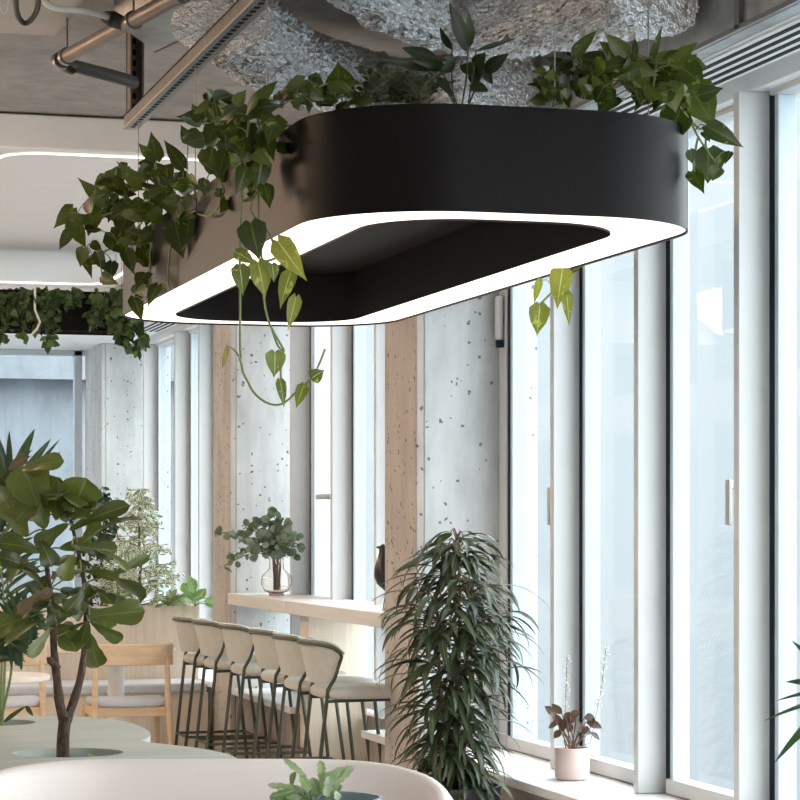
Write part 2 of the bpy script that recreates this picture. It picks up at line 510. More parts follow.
# lower ceiling by the far wall
struct('ceiling_lowered', MB().box(-4, 3.055, 18.6, 21, 2.976, 3.49), M['white'], bevel=.004)
# ceiling raft with cove ring
struct('ceiling_raft', MB().box(.6, 2.975, 11.85, 18.58, 3.32, 3.49), M['raft'], bevel=.01)

# windows
wn = [0]
def window(y0, y1, near_fin=True, flap=False, handle=False, jamb=None, fin=False):
    """one bay between the gasket line y1 (far) and the next y0 (near)"""
    wn[0] += 1
    root = bpy.data.objects.new('window_%d' % wn[0], None); COL.objects.link(root)
    root['kind'] = 'structure'; root.location = (XG, y0, .457)
    zb, zt = .457, 2.944
    g = MB().box(XG-.004, XG+.004, y0+.04, y1-.08, zb+.06, zt-.02)
    wb(g, 'pane', M['flap'] if flap else M['glass'], root)
    f = MB()
    f.box(XG-.03, XG+.05, y0+.02, y1-.04, zb+.004, zb+.06)
    f.box(XG-.03, XG+.05, y0+.02, y1-.04, zt-.02, zt+.02)
    wb(f, 'rail', M['frame'], root, bevel=.004)
    s = MB().box(XG-.02, XG+.05, y1-.085, y1-.058, zb+.06, zt-.02)
    wb(s, 'sash', M['framebl'], root, bevel=.004)
    s = MB().box(XG-.012, XG+.05, y1-.058, y1-.001, zb+.004, zt)
    wb(s, 'gasket', M['gasket'], root)
    if near_fin:
        s = MB().box(3.325, XG+.06, y0, y0+.045, zb+.002, zt-.001)
        wb(s, 'mullion', M['frame'], root, bevel=.003)
    if jamb and fin:
        s = MB().box(3.325, XG+.06, y1+.001, y1+.046, zb+.002, zt-.001)
        wb(s, 'mullion', M['frame'], root, bevel=.003)
        wb(MB().box(XG-.004, XG+.004, y1+.05, jamb, zb+.01, zt-.01), 'pane', M['glass'], root)
    elif jamb:
        s = MB().box(XG-.02, XG+.06, y1, jamb, zb+.002, zt-.001)
        wb(s, 'jamb', M['frame'], root, bevel=.003)
    if handle:
        hd = MB()
        hy = y0+.245
        hd.box(XG-.065, XG-.05, hy-.02, hy+.01, 1.47, 1.63)
        hd.box(XG-.055, XG-.004, hy-.018, hy+.008, 1.595, 1.625)
        wb(hd, 'handle', M['handle'], root, bevel=.004)
    if flap:
        hd = MB().box(XG-.07, XG-.055, y0+.30, y0+.62, 1.62, 1.65)
        hd.box(XG-.06, XG-.004, y0+.44, y0+.48, 1.62, 1.65)
        wb(hd, 'handle', M['handle'], root, bevel=.006)
    return root
ys = [10.34, 9.40, 8.45, 7.52, 6.58, 5.64, 4.70, 3.76, 2.82, 1.88, .94]
for i in range(len(ys)-1):
    window(ys[i+1], ys[i], True, False, i in (0, 2), 10.445 if i == 0 else None)
ys = [14.14, 13.14, 12.2, 11.2]
for i in range(3):
    window(ys[i+1], ys[i], True, i == 0, False, 14.575 if i == 0 else None, True)
ys = [19.4, 18.0, 17.05, 16.1, 15.2]
for i in range(4):
    window(ys[i+1], ys[i], True, False, False, 19.79 if i == 0 else None, True)
# far end glazing
r = bpy.data.objects.new('window_%d' % (wn[0]+1), None); COL.objects.link(r); r['kind'] = 'structure'; r.location = (2.1, 20.7, 0)
f = MB()
for x in (1.22, 2.1, 2.97): f.box(x-.03, x+.035, 20.66, 20.76, 0.02, 2.97)
f.box(1.2, 3.03, 20.66, 20.76, 2.93, 2.975); f.box(1.2, 3.03, 20.66, 20.76, 0, .1)
wb(f, 'frame', M['framebl'], r)
wb(MB().box(1.25, 3.0, 20.705, 20.712, .1, 2.93), 'pane', M['glass'], r)
# outdoors
struct('exterior_ground', MB().box(-30, 60, -30, 90, -4.3, -4), M['outconcrete'])
m, nt, b, o = nmat('pale_facade')
br = N(nt, 'ShaderNodeTexBrick')
br.offset = 0; br.inputs['Scale'].default_value = 1
br.inputs['Color1'].default_value = (.190, .205, .215, 1); br.inputs['Color2'].default_value = (.205, .218, .224, 1)
br.inputs['Mortar'].default_value = (.218, .226, .23, 1); br.inputs['Mortar Size'].default_value = .35
br.inputs['Brick Width'].default_value = 2.2; br.inputs['Row Height'].default_value = 3.4
mp = N(nt, 'ShaderNodeMapping'); tc = N(nt, 'ShaderNodeTexCoord')
mp.inputs['Rotation'].default_value = (0, 0, 0)
sx = N(nt, 'ShaderNodeSeparateXYZ'); cx = N(nt, 'ShaderNodeCombineXYZ')
nt.links.new(tc.outputs['Object'], sx.inputs[0]); nt.links.new(sx.outputs[1], cx.inputs[0]); nt.links.new(sx.outputs[2], cx.inputs[1])
nt.links.new(cx.outputs[0], br.inputs['Vector']); nt.links.new(br.outputs['Color'], b.inputs['Base Color'])
b.inputs['Roughness'].default_value = .8
struct('exterior_facade', MB().box(15, 17, 21, 95, -4, 8.5), m)
c = MB()
c.box(-3, 6.4, 25.5, 26, -4, 8)
for x in (4.9, 5.6, 6.1): c.box(x, x+.14, 25.3, 25.5, -4, 3.0)
c.box(-3, 6.4, 25.2, 25.5, 3.0, 3.5)
struct('exterior_wall', c, M['outconcrete'])
# ------------------------------------------------------------------ ceiling services
o = MB().box(3.0, 3.058, -3.8, 18.55, 2.978, 3.49).build('plenum_box', M['galv'], None, bevel=.004)
tag(o, 'galvanised sheet metal plenum running above the slotted air diffuser', 'air duct')
for y in (5.2, 6.75, 8.3, 9.85):
    q = MB().box(2.985, 3.0, y, y+.035, 2.985, 3.48).build('flange', M['clamp'], o)
q = MB().box(2.985, 3.0, -3.8, 18.55, 2.98, 2.995).build('seam', M['clamp'], o)
r = wthing('linear_diffuser', 'long white slotted air diffuser in the soffit above the windows', 'air diffuser', (3.17, 10, 2.976))
wb(MB().box(3.075, 3.27, -3.7, 18.5, 2.968, 2.9755), 'frame', M['white'], r)
for k in range(4):
    x = 3.096+k*.047
    wb(MB().box(x, x+.021, -3.6, 18.4, 2.9655, 2.9682), 'slot', M['slot'], r)

def duct(name, label, path, rad, flat=.82, seed=1):
    rnd = random.Random(seed)
    # resample a smooth path
    P = [V(p) for p in path]; pts = []
    for i in range(len(P)-1):
        p0 = P[max(i-1, 0)]; p1 = P[i]; p2 = P[i+1]; p3 = P[min(i+2, len(P)-1)]
        for k in range(34):
            t = k/34
            pts.append(.5*((2*p1)+(p2-p0)*t+(2*p0-5*p1+4*p2-p3)*t*t+(3*p1-p0-3*p2+p3)*t**3))
    pts.append(P[-1])
    rows = []; n = 96
    ph = [rnd.random()*6.28 for _ in range(6)]
    for i, p in enumerate(pts):
        t = (pts[min(i+1, len(pts)-1)]-pts[max(i-1, 0)]).normalized()
        s_ = t.cross(UP).normalized(); u_ = s_.cross(t)
        row = []
        for k in range(n):
            a = 2*math.pi*k/n
            rr = rad*(1+.05*math.sin(i*.3+ph[0])*math.sin(3*a+ph[1])+.035*math.sin(i*.5+5*a+ph[2])+rnd.gauss(0, .030))
            if i % 35 == 0 and 0 < i < len(pts)-1: rr *= .95
            row.append(p+s_*math.cos(a)*rr*1.1+u_*math.sin(a)*rr*flat)
        rows.append(row)
    mb = MB().grid(rows, True)
    mb.face([k for k in range(n)][::-1]); mb.face([(len(rows)-1)*n+k for k in range(n)])
    o = mb.build(name, M['foil'], None, smooth=False)
    tag(o, label, 'insulated duct', 'foil wrapped ducts under the slab')
    return o
ZD = 3.285
duct('insulated_duct', 'crinkled foil duct that bends just behind the planter lamp toward the plenum',
     [atz(222, 16, ZD), atz(246, 34, ZD), atz(280, 58, ZD), atz(330, 76, ZD), atz(400, 92, ZD-.05), atz(465, 90, 3.17), V((2.84, 8.62, 3.13))], .165, seed=3)
duct('insulated_duct', 'crinkled foil duct curving overhead in front of the other foil duct',
     [atz(270, -170, ZD+.03), atz(330, -60, ZD+.03), atz(400, -5, ZD), atz(465, 18, ZD-.03), atz(530, 16, 3.2), V((2.82, 7.0, 3.13))], .155, seed=5)
# perforated channel above the lamp
r = wthing('support_channel', 'long perforated metal channel hung above the planter lamp', 'support channel', (1.575, 7.5, 3.1))
c = MB(); c.box(1.595, 1.601, 4.2, 9.78, 3.1, 3.15); c.box(1.639, 1.645, 4.2, 9.78, 3.1, 3.15); c.box(1.595, 1.645, 4.2, 9.78, 3.144, 3.15)
wb(c, 'rail', M['strut'], r)
wb(MB().box(1.59, 1.65, 4.2, 9.78, 3.093, 3.1), 'underside', M['strutlight'], r)
sl = MB()
for k in range(92):
    y = 9.72-k*.06
    sl.box(1.611, 1.629, y-.034, y, 3.0915, 3.0932)
wb(sl, 'slots', M['slot'], r)['kind'] = 'stuff'
r = wthing('channel_hanger', 'upright perforated bracket fixing the metal channel to the slab', 'bracket', (1.62, 9.70, 3.15))
wb(MB().box(1.604, 1.612, 9.68, 9.76, 3.152, 3.498).box(1.60, 1.66, 9.76, 9.766, 3.152, 3.498).box(1.654, 1.66, 9.68, 9.76, 3.152, 3.498), 'upright', M['strut'], r)
wb(MB().box(1.66, 1.70, 9.68, 9.7665, 3.47, 3.498), 'flange', M['strut'], r)
h = MB()
for k in range(7): h.box(1.620, 1.640, 9.7575, 9.7595, 3.17+k*.045, 3.195+k*.045)
wb(h, 'slots', M['slot'], r)['kind'] = 'stuff'

# pipes
zp = 3.24
pA, pB = atz(64, 58, zp), atz(182, -6, zp)
pC = atz(420, -140, zp)
r = wthing('bronze_pipe', 'bronze coloured pipe with a grey elbow branch under the concrete slab', 'pipe', pA)
d = (pB-pA).normalized()
wb(MB().tube([pA, pB, pB+d*.25], .027, 20), 'pipe', M['pipe'], r)
wb(MB().tube([pA-d*.02+V((0, 0, -.002)), pA-d*.05, pA-d*.07+V((.02, .02, -.005)), pA-d*.065+V((.06, .05, -.01))], .033, 18), 'elbow', M['clamp'], r)
pD = atz(127, 80, zp-.01)
wb(MB().tube([pA-d*.055+V((.03, .03, -.006)), pD, pD+(pD-pA)*.12], .025, 18), 'branch', M['pipegrey'], r)
for t in (.03, .62, 1.0):
    p = pA.lerp(pB, t)
    wb(MB().tube([p-d*.012, p+d*.012], .034, 18), 'clamp', M['clamp'], r)
    wb(MB().tube([p+V((0, 0, .03)), V((p.x, p.y, 3.384 if p.x < atz(60, 39, 3.385).x and p.y < 9.44 else 3.499))], .004, 6), 'rod', M['clamp'], r)
# junction + white conduit
J = atz(112, 19, zp+.02)
r = wthing('conduit', 'white flexible conduit with a dark gland joined to the bronze pipe', 'conduit', J)
wb(MB().tube([atz(124, 24, zp), J, atz(106, 17, zp+.02)], [.024, .030, .022], 14), 'gland', M['rubber'], r)
wb(MB().tube(poly_sample([atz(107, 17, zp+.02), atz(98, 14, zp+.02), atz(80, 10.5, zp+.02), atz(60, 9, zp+.02), atz(50, 6, zp+.03), atz(45, 1, zp+.05), atz(46, -6, zp+.09), atz(48, -14, zp+.165)], 4), .011, 10), 'hose', M['whitecord'], r)
# sheet metal box
c0 = atz(155, 52, 3.34); e1 = atz(213, 24, 3.34)-c0; e2 = atz(128, 32, 3.34)-c0
r = wthing('sheet_metal_duct', 'small shiny sheet metal duct box above the bronze pipe', 'air duct', tuple(c0))
qq = [c0, c0+e1*1.5, c0+e1*1.5+e2*1.5, c0+e2*1.5]
wb(MB().prism(qq[::-1], 3.34, 3.46), 'casing', M['galv'], r, bevel=.004)
wb(MB().tube([qq[0]+V((0, 0, -.001)), qq[1]+V((0, 0, -.001))], .004, 6), 'flange', M['clamp'], r)
for t_ in (.3, 1.2):
    p = c0+e1*t_+e2*.6
    wb(MB().tube([(p.x, p.y, 3.46), (p.x, p.y, 3.499)], .004, 6), 'rod', M['clamp'], r)
tag(MB().box(-2, atz(60, 39, 3.385).x, 4, 9.44, 3.385, 3.499).build('ceiling_beam', M['beam'], None, bevel=.03, seg=3), None, None, None, 'structure')
# looping cables
r = wthing('cable_loop', 'thick black cable hanging in a loop from the cable tray', 'cable', atz(28, 12, 3.3))
wb(MB().tube(poly_sample([atz(x, y, 3.30) for x, y in ((16, -16), (16, 4), (18, 16), (24, 23), (31, 20), (37, 10), (39, -4), (40, -14))], 5), .010, 10), 'cable', M['rubber'], r)
r = wthing('cable_loop', 'thin pale cable hanging in a loop beside the thick black one', 'cable', atz(6, 8, 3.28))
wb(MB().tube(poly_sample([atz(x, y, 3.31) for x, y in ((-2, -16), (0, 4), (4, 13), (8, 6), (11, -14))], 5), .005, 8), 'cable', M['whitecord'], r)
tr = MB(); tr.box(.2, .85, 6.7, 8.06, 3.345, 3.352); tr.box(.2, .206, 6.7, 8.06, 3.345, 3.38); tr.box(.844, .85, 6.7, 8.06, 3.345, 3.38)
o = tr.build('cable_tray', M['pipegrey'], None)
tag(o, 'grey metal cable tray under the slab above the looped cables', 'cable tray')

# cove light ring
ringo = rrect(1.33, 2.86, 11.93, 18.42, .22); ringi = rrect(1.36, 2.83, 11.99, 18.34, .20)
def ring_mesh(po, pi, z):
    mb = MB(); n = len(po)
    mb.v = [V((x, y, z)) for x, y in po]+[V((x, y, z)) for x, y in pi]
    for i in range(n):
        j = (i+1) % n
        mb.face((i, n+i, n+j, j))
    return mb
r = wthing('cove_light', 'glowing rounded rectangle of light set in the white ceiling raft', 'ceiling light', (2.1, 15.2, 3.32))
wb(ring_mesh(ringo, ringi, 3.3165), 'diffuser', M['cove'], r)
lip = MB(); n = len(ringo)
po = rrect(1.31, 2.88, 11.90, 18.46, .23)
for A_, B_ in ((po, ringo),):
    mb_ = ring_mesh(A_, B_, 3.3145); lip.v += mb_.v; lip.f += mb_.f; lip.uv += mb_.uv
wb(lip, 'lip', M['raft'], r)

# ------------------------------------------------------------------ planter lamps
def planter(name, label, x0, x1, y0, y1, r_, z0, z1, ringw, cables, zc):
    c0 = V(((x0+x1)/2, (y0+y1)/2, z0))
    root = wthing(name, label, 'pendant lamp', c0, 'black planter pendants')
    P = rrect(x0, x1, y0, y1, r_, 14)
    t = .006
    Pi = rrect(x0+t, x1-t, y0+t, y1-t, r_-t, 14)
    rows = [[V((x, y, z0-.004)) for x, y in Pi], [V((x, y, z0-.004)) for x, y in P], [V((x, y, z1)) for x, y in P],
            [V((x, y, z1)) for x, y in Pi], [V((x, y, z1-.06)) for x, y in Pi]]
    wb(MB().grid(rows, True), 'shell', M['black'], root, angle=30)
    Q = rrect(x0+ringw, x1-ringw, y0+ringw, y1-ringw, max(r_-ringw*.6, .06), 14)
    wb(ring_mesh(Pi, Q, z0+.003), 'light_ring', M['led'], root, smooth=False)
    cav = MB().grid([[V((x, y, z0-.003)) for x, y in Q], [V((x, y, z1-.09)) for x, y in Q]], True)
    cav.face(list(range(len(Q), 2*len(Q))))
    wb(cav, 'inner_wall', M['cavity'], root, angle=30)
    s = MB(); s.v = [V((x, y, z1-.05)) for x, y in Pi]; s.face(range(len(Pi)))
    wb(s, 'soil', M['soil'], root)
    for (x, y, zt) in cables:
        wb(MB().tube([(x, y, z1-.06), (x, y, zt)], .0022, 6), 'suspension_cable', M['cable'], root)
    return root
LX0, LX1, LY0, LY1, LZ0, LZ1 = 1.562, 2.715, 6.18, 9.98, 2.32, 2.606
lampA = planter('planter_pendant', 'long black stadium planter lamp hung overhead with a glowing underside', LX0, LX1, LY0, LY1, .40, LZ0, LZ1, .20,
    [(1.615, 9.55, 3.09), (1.615, 8.35, 3.09), (1.615, 7.2, 3.09), (2.655, 9.2, 3.499), (2.655, 7.0, 3.499), (2.2, 6.21, 3.499), (2.63, 6.6, 3.499)], 3)
lampB = planter('planter_pendant', 'distant black planter trough lamp draped in ivy below the lowered ceiling', 1.2, 2.675, 16.0, 16.34, .10, 2.77, 3.03, .07,
    [(1.4, 16.05, 3.319), (2.6, 16.05, 3.319), (1.4, 16.29, 3.319), (2.6, 16.29, 3.319)], 3)
wb(MB().tube([at(35, 285, 15.85), at(35, 310, 15.85), at(40, 322, 15.8), at(37, 329, 15.8), at(32, 334, 15.8)], .008, 8), 'power_cord', M['whitecord'], lampB)

# ------------------------------------------------------------------ plants helpers
def jit(a): return random.uniform(-a, a)
def facing(p, d, up=.3, j=.5):
    n = (CAMP-p).normalized()+V((jit(j), jit(j), jit(j)+up))
    return n
def leaf_px(mb, b, t, wpx, Z, shape, dz=None, bend=.35, up=.2, j=.38, cols=5, nl=7, fold=.18, wave=0):
    dz = jit(.06) if dz is None else dz
    B, T = at(b[0], b[1], Z), at(t[0], t[1], Z+dz)
    d = T-B; L = d.length
    n = facing(B, d, up, j)
    n = n-d.normalized()*n.dot(d.normalized()); n.normalize()
    dd = (d.normalized()*math.cos(bend*.5)+n*math.sin(bend*.5))
    W = wpx/F*Z*1.2
    mb.leaf(B, dd, n, L*1.03, W, shape, bend, fold, nl, cols, wave)
    return B
def petiole(mb, a, b, r=.0022, sag=.15):
    a, b = V(a), V(b)
    mid = (a+b)*.5+V((0, 0, sag*(b-a).length))
    mb.tube([a, (a+mid)*.5+V((0, 0, .02*(b-a).length)), mid, b], r, 5)
def near(pts, p):
    return min(pts, key=lambda q: (q-p).length)
def plant_px(name, label, cat, base, Zf, stems, leaves, filler, leafm, stemm, shape='heart', group=None, extra=None, sr=.0035, bright=None):
    """stems: lists of (px,py[,dz]); leaves: (bx,by,tx,ty,w); filler: (x0,x1,y0,y1,count,size)"""
    root = wthing(name, label, cat, base, group)
    sm, fm = MB(), MB(); sp = []
    for s in stems:
        pts = [at(p[0], p[1], Zf(p[0])+(p[2] if len(p) > 2 else 0)) for p in s]
        sm.tube(poly_sample(pts, 3), sr, 6); sp += poly_sample(pts, 6)
    for (bx, by, tx, ty, wd) in leaves:
        Z = Zf(bx)+jit(.10)
        B = leaf_px(fm, (bx, by), (tx, ty), wd, Z, shape)
        q = near(sp, B) if sp else V(base)
        if (q-B).length < .45: petiole(sm, q, B)
    for (x0, x1, y0, y1, cnt, sz) in filler:
        for _ in range(cnt):
            bx, by = random.uniform(x0, x1), random.uniform(y0, y1)
            a = random.uniform(-.3, math.pi+.3) if random.random() < .75 else random.uniform(math.pi, 2*math.pi)
            L = sz*random.uniform(.7, 1.2)
            Z = Zf(bx)+jit(.16)
            B = leaf_px(fm, (bx, by), (bx+L*math.cos(a), by+L*math.sin(a)*.9), L*random.uniform(.55, .8), Z, shape, jit(.10), j=.8, up=.4)
            q = near(sp, B) if sp else V(base)
            if (q-B).length < .35: petiole(sm, q, B, .0018)
    if sm.v: wb(sm, 'stems', stemm, root)
    wb(fm, 'foliage', leafm, root, angle=60)
    return root
def Zleft(px):
    # left flank of the lamp in view
    T = [(40, 9.3), (120, 9.25), (150, 8.95), (200, 8.05), (260, 7.15), (300, 6.85), (340, 6.62)]
    if px <= T[0][0]: return T[0][1]
    for (a, za), (b, zb) in zip(T, T[1:]):
        if px <= b: return za+(zb-za)*(px-a)/(b-a)
    return T[-1][1]
# P1 over the far end of the left flank
P1 = [(156, 160, 151, 132, 15), (153, 158, 138, 143, 10), (184, 168, 164, 140, 13), (188, 142, 181, 125, 12), (142, 186, 117, 162, 14),
      (106, 204, 78, 178, 13), (100, 200, 115, 181, 9), (134, 192, 104, 185, 11), (150, 168, 135, 182, 15), (152, 198, 170, 186, 15), (73, 208, 54, 228, 14),
      (70, 230, 59, 250, 10), (70, 220, 86, 248, 16), (152, 230, 138, 242, 12), (175, 222, 183, 258, 24), (190, 212, 186, 244, 19), (110, 232, 126, 255, 22),
      (126, 250, 134, 274, 13), (140, 248, 154, 266, 16), (82, 256, 92, 278, 10), (97, 252, 106, 272, 12), (102, 276, 118, 284, 12), (158, 285, 148, 306, 13),
      (134, 297, 142, 321, 13), (112, 262, 111, 280, 12), (120, 200, 108, 222, 18), (130, 212, 118, 236, 20), (95, 215, 88, 236, 16), (150, 205, 146, 226, 18)]
plant_px('pothos_plant', 'bushy dark pothos spilling off the far flank of the near planter lamp', 'potted plant', (1.62, 8.9, LZ1-.05), lambda x: Zleft(x)-.05,
    [[(160, 190), (150, 200), (130, 205), (105, 215), (85, 215), (72, 212)], [(165, 185), (155, 220), (150, 255), (150, 290), (142, 300)], [(160, 190), (140, 225), (115, 245), (98, 255), (85, 258)],
     [(170, 180), (175, 200), (180, 225)], [(160, 185), (155, 165)], [(168, 183), (190, 180), (196, 210), (180, 215), (170, 250), (168, 290)], [(150, 190), (120, 190), (104, 200)]],
    P1, [(100, 190, 165, 215, 46, 20), (80, 150, 200, 262, 34, 18), (130, 150, 255, 290, 6, 16)], M['pothos'], M['stem'], group='pothos plants in the near planter lamp')
# a couple of brighter young leaves
# P2 near corner of the left flank, long trails
P2 = [(212, 120, 222, 89, 17), (274, 116, 268, 144, 24), (258, 108, 284, 104, 14), (256, 158, 252, 200, 27), (218, 166, 236, 188, 15), (226, 200, 220, 213, 12),
      (254, 106, 278, 80, 14), (251, 223, 259, 259, 26), (200, 120, 192, 104, 14), (205, 150, 212, 172, 18), (240, 140, 232, 170, 18), (264, 185, 270, 208, 15), (236, 104, 246, 90, 12),
      (216, 126, 206, 146, 18), (232, 118, 246, 140, 20), (250, 124, 238, 146, 18), (226, 150, 218, 178, 14), (262, 132, 274, 160, 18), (246, 168, 236, 196, 17), (206, 100, 214, 92, 10)]
r = plant_px('pothos_plant', 'pothos at the near corner of the planter lamp with trails hanging below the glow', 'potted plant', (1.63, 7.15, LZ1-.05), lambda x: (6.95 if x > 232 else Zleft(x))-.06,
    [[(250, 105), (246, 150), (242, 190), (240, 230), (240, 300), (241, 362), (248, 382), (256, 395), (270, 404), (284, 403), (300, 388), (312, 378), (320, 362), (325, 349)],
     [(256, 108), (262, 150), (258, 200), (262, 262), (264, 300), (270, 325), (284, 350), (278, 346), (272, 330)], [(240, 110), (222, 130), (210, 160), (224, 190), (212, 215), (198, 214)],
     [(241, 362), (236, 352), (228, 346), (224, 356), (223, 366)], [(262, 262), (276, 258), (282, 248)], [(284, 350), (281, 366), (281, 380)], [(258, 190), (250, 210), (268, 232), (276, 250)]],
    P2, [(200, 280, 98, 150, 44, 20), (205, 262, 150, 200, 14, 17)], M['pothos'], M['stem'], group='pothos plants in the near planter lamp')
yg = MB(); ys_ = MB()
for L in [(278, 241, 306, 280, 21), (291, 272, 280, 308, 15), (296, 297, 288, 330, 12), (258, 262, 265, 297, 20), (240, 266, 243, 295, 16), (236, 252, 256, 264, 12), (272, 264, 274, 282, 11),
          (275, 352, 274, 377, 18), (280, 380, 284, 407, 9), (304, 385, 296, 408, 11), (312, 378, 324, 370, 13), (227, 348, 223, 368, 4)]:
    leaf_px(yg, L[:2], L[2:4], L[4], 6.86+jit(.03), 'heart', .0, .4, .1, .35)
wb(yg, 'young_leaves', M['pothosbright'], r, angle=60)
# P3 along the top of the near end
plant_px('pothos_plant', 'low pothos with one big round leaf on the rim of the near planter lamp', 'potted plant', (1.78, 6.42, LZ1-.05), lambda x: 6.75,
    [[(300, 104), (312, 92), (326, 84), (338, 84)], [(330, 104), (342, 96), (352, 98), (362, 110)]],
    [(338, 88, 338, 63, 28), (304, 80, 279, 100, 14), (308, 80, 325, 92, 18), (320, 96, 300, 92, 14), (330, 90, 352, 84, 14), (348, 86, 362, 84, 11), (355, 94, 364, 112, 9)],
    [(278, 370, 88, 106, 46, 14)], M['pothos'], M['stem'], group='pothos plants in the near planter lamp')
# P6 big cluster at the window side
P6 = [(575, 55, 598, 29, 13), (626, 55, 605, 33, 15), (635, 55, 635, 37, 6), (652, 57, 662, 26, 7), (618, 57, 599, 41, 14), (655, 63, 675, 50, 12), (672, 66, 697, 42, 17), (603, 63, 575, 57, 18),
      (620, 63, 658, 75, 22), (646, 75, 620, 84, 20), (592, 78, 589, 100, 22), (684, 69, 704, 86, 24), (690, 86, 714, 128, 34), (681, 109, 665, 145, 30), (707, 126, 743, 147, 17), (700, 95, 723, 88, 14),
      (708, 149, 708, 183, 30), (692, 172, 704, 193, 15), (718, 167, 712, 181, 13), (690, 150, 692, 163, 10), (730, 152, 725, 164, 8), (704, 132, 710, 142, 8), (565, 66, 545, 57, 10),
      (545, 84, 526, 85, 6), (577, 89, 595, 100, 12), (660, 70, 690, 80, 24), (640, 66, 668, 90, 22), (610, 70, 640, 66, 20), (570, 60, 556, 72, 12), (668, 84, 676, 112, 24)]
plant_px('pothos_plant', 'full pothos beside the windows spilling over the rim of the near planter lamp', 'potted plant', (2.5, 6.45, LZ1-.05), lambda x: 6.68+max(0, x-600)*.0012,
    [[(640, 104), (660, 92), (684, 100), (690, 120), (700, 140), (708, 150)], [(684, 112), (698, 128), (706, 128)], [(698, 138), (694, 158), (694, 172)], [(708, 130), (706, 148), (718, 165)],
     [(600, 104), (594, 80), (582, 66)], [(640, 104), (630, 76), (622, 60)], [(560, 104), (552, 86), (546, 82)], [(650, 104), (654, 80), (656, 62)]],
    P6, [(535, 600, 66, 98, 46, 15), (590, 688, 60, 100, 50, 22)], M['pothos'], M['stem'], group='pothos plants in the near planter lamp')
# P7 trail hanging beyond the window side of the lamp
plant_px('pothos_plant', 'short pothos trail hanging below the window side of the near planter lamp', 'potted plant', (2.66, 7.6, LZ1-.05), lambda x: 8.06,
    [[(556, 158), (576, 150), (578, 200), (574, 250), (566, 275), (552, 292), (540, 304)], [(570, 262), (568, 292)]],
    [(563, 268, 557, 308, 20), (540, 305, 537, 335, 18), (567, 293, 569, 325, 10), (540, 280, 534, 304, 7), (577, 262, 564, 276, 12), (578, 215, 572, 240, 14), (576, 180, 566, 200, 14)],
    [], M['pothosbright'], M['stem'], group='pothos plants in the near planter lamp')
# P5 peace lily
P5 = [(468, 53, 450, 4, 14), (470, 48, 468, 10, 9), (452, 50, 440, 28, 8), (438, 58, 402, 48, 12), (446, 66, 411, 60, 9), (448, 70, 379, 59, 11), (476, 51, 516, 38, 5), (484, 72, 508, 54, 13),
      (474, 66, 485, 53, 12), (470, 86, 488, 91, 12), (436, 76, 452, 96, 10), (436, 74, 423, 88, 6), (460, 66, 482, 74, 12), (474, 72, 476, 88, 12), (455, 60, 440, 74, 11), (480, 62, 492, 84, 12)]
plant_px('peace_lily', 'dark upright peace lily standing in the middle of the near planter lamp', 'potted plant', tuple(at(462, 103, 6.85)), lambda x: 6.85,
    [[(455, 106), (452, 84), (452, 52)], [(462, 106), (466, 80), (468, 52)], [(468, 106), (472, 80), (476, 52)], [(458, 106), (448, 84), (438, 62)], [(468, 106), (478, 84), (484, 72)], [(456, 106), (444, 86), (436, 75)]],
    P5, [], M['lily'], M['lilystem'], 'lance', sr=.0026)
# P4 fern
root = wthing('fern', 'fine feathery dark fern beside the peace lily in the planter lamp', 'potted plant', tuple(at(405, 104, 6.8)))
sm, fm = MB(), MB()
for k in range(34):
    x = random.uniform(366, 432); dx = jit(26); hgt = random.uniform(10, 44)*(1-abs(x-392)/75)+8
    pts = [at(x, 106, 6.8+jit(.1))]
    Z = 6.8+jit(.15)
    for i in range(1, 6):
        t = i/5
        pts.append(at(x+dx*t*t, 104-hgt*t*(1.25-.35*t), Z))
    sm.tube(pts, .0012, 4)
    for i in range(1, 6):
        for sgn in (-1, 1):
            for q in range(2):
                p = pts[i].lerp(pts[i-1], q*.5)
                fm.leaf(p, RIGHT*sgn+UP*random.uniform(.0, .8), facing(p, UP, .3, .7), random.uniform(.014, .03), .009, 'oval', .3, .1, 3)
wb(sm, 'stems', M['brownstem'], root); wb(fm, 'foliage', M['fern'], root)

# ivy on the far lamp
def ivy(label, spans, base, Z):
    root = wthing('ivy_plant', label, 'potted plant', base, 'ivy in the far planter lamp')
    sm, fm = MB(), MB()
    for (px, y0, y1, cnt, sp) in spans:
        pts = [at(px, y0, Z)]
        n = 6
        for i in range(1, n+1): pts.append(at(px+jit(sp*.5), y0+(y1-y0)*i/n, Z-.02+jit(.03)))
        sm.tube(pts, .003, 5)
        pp = poly_sample(pts, 6)
        for k in range(cnt):
            p = random.choice(pp)+RIGHT*jit(.03)+V((0, 0, jit(.02)))-FWD*random.uniform(0, .05)
            fm.leaf(p, V((jit(1), jit(1), -.6+jit(.7))), facing(p, UP, .3, .7), random.uniform(.04, .07), random.uniform(.035, .06), 'heart', .4, .15, 4)
    wb(sm, 'stems', M['stem'], root); wb(fm, 'foliage', M['ivy'], root)
ivy('dense ivy over the far planter lamp behind the white cord', [(x, 291, 310+random.uniform(0, 22), 26, 8) for x in range(-10, 40, 4)]+[(3, 291, 344, 26, 6), (22, 291, 340, 24, 6)], (1.75, 16.05, 2.98), 15.95)
ivy('ivy strand trailing over the middle of the far planter lamp', [(x, 291, 300+random.uniform(0, 10), 12, 8) for x in range(44, 78, 5)]+[(40, 292, 342, 26, 8), (52, 292, 345, 40, 8), (48, 292, 330, 26, 8)], (2.05, 16.05, 2.98), 15.95)
ivy('ivy hanging from the window end of the far planter lamp', [(x, 291, 308+random.uniform(0, 20), 18, 8) for x in range(92, 134, 6)]+[(120, 292, 345, 40, 8), (130, 300, 352, 44, 14), (140, 315, 350, 36, 12), (126, 300, 350, 36, 12)], (2.45, 16.05, 2.98), 15.95)

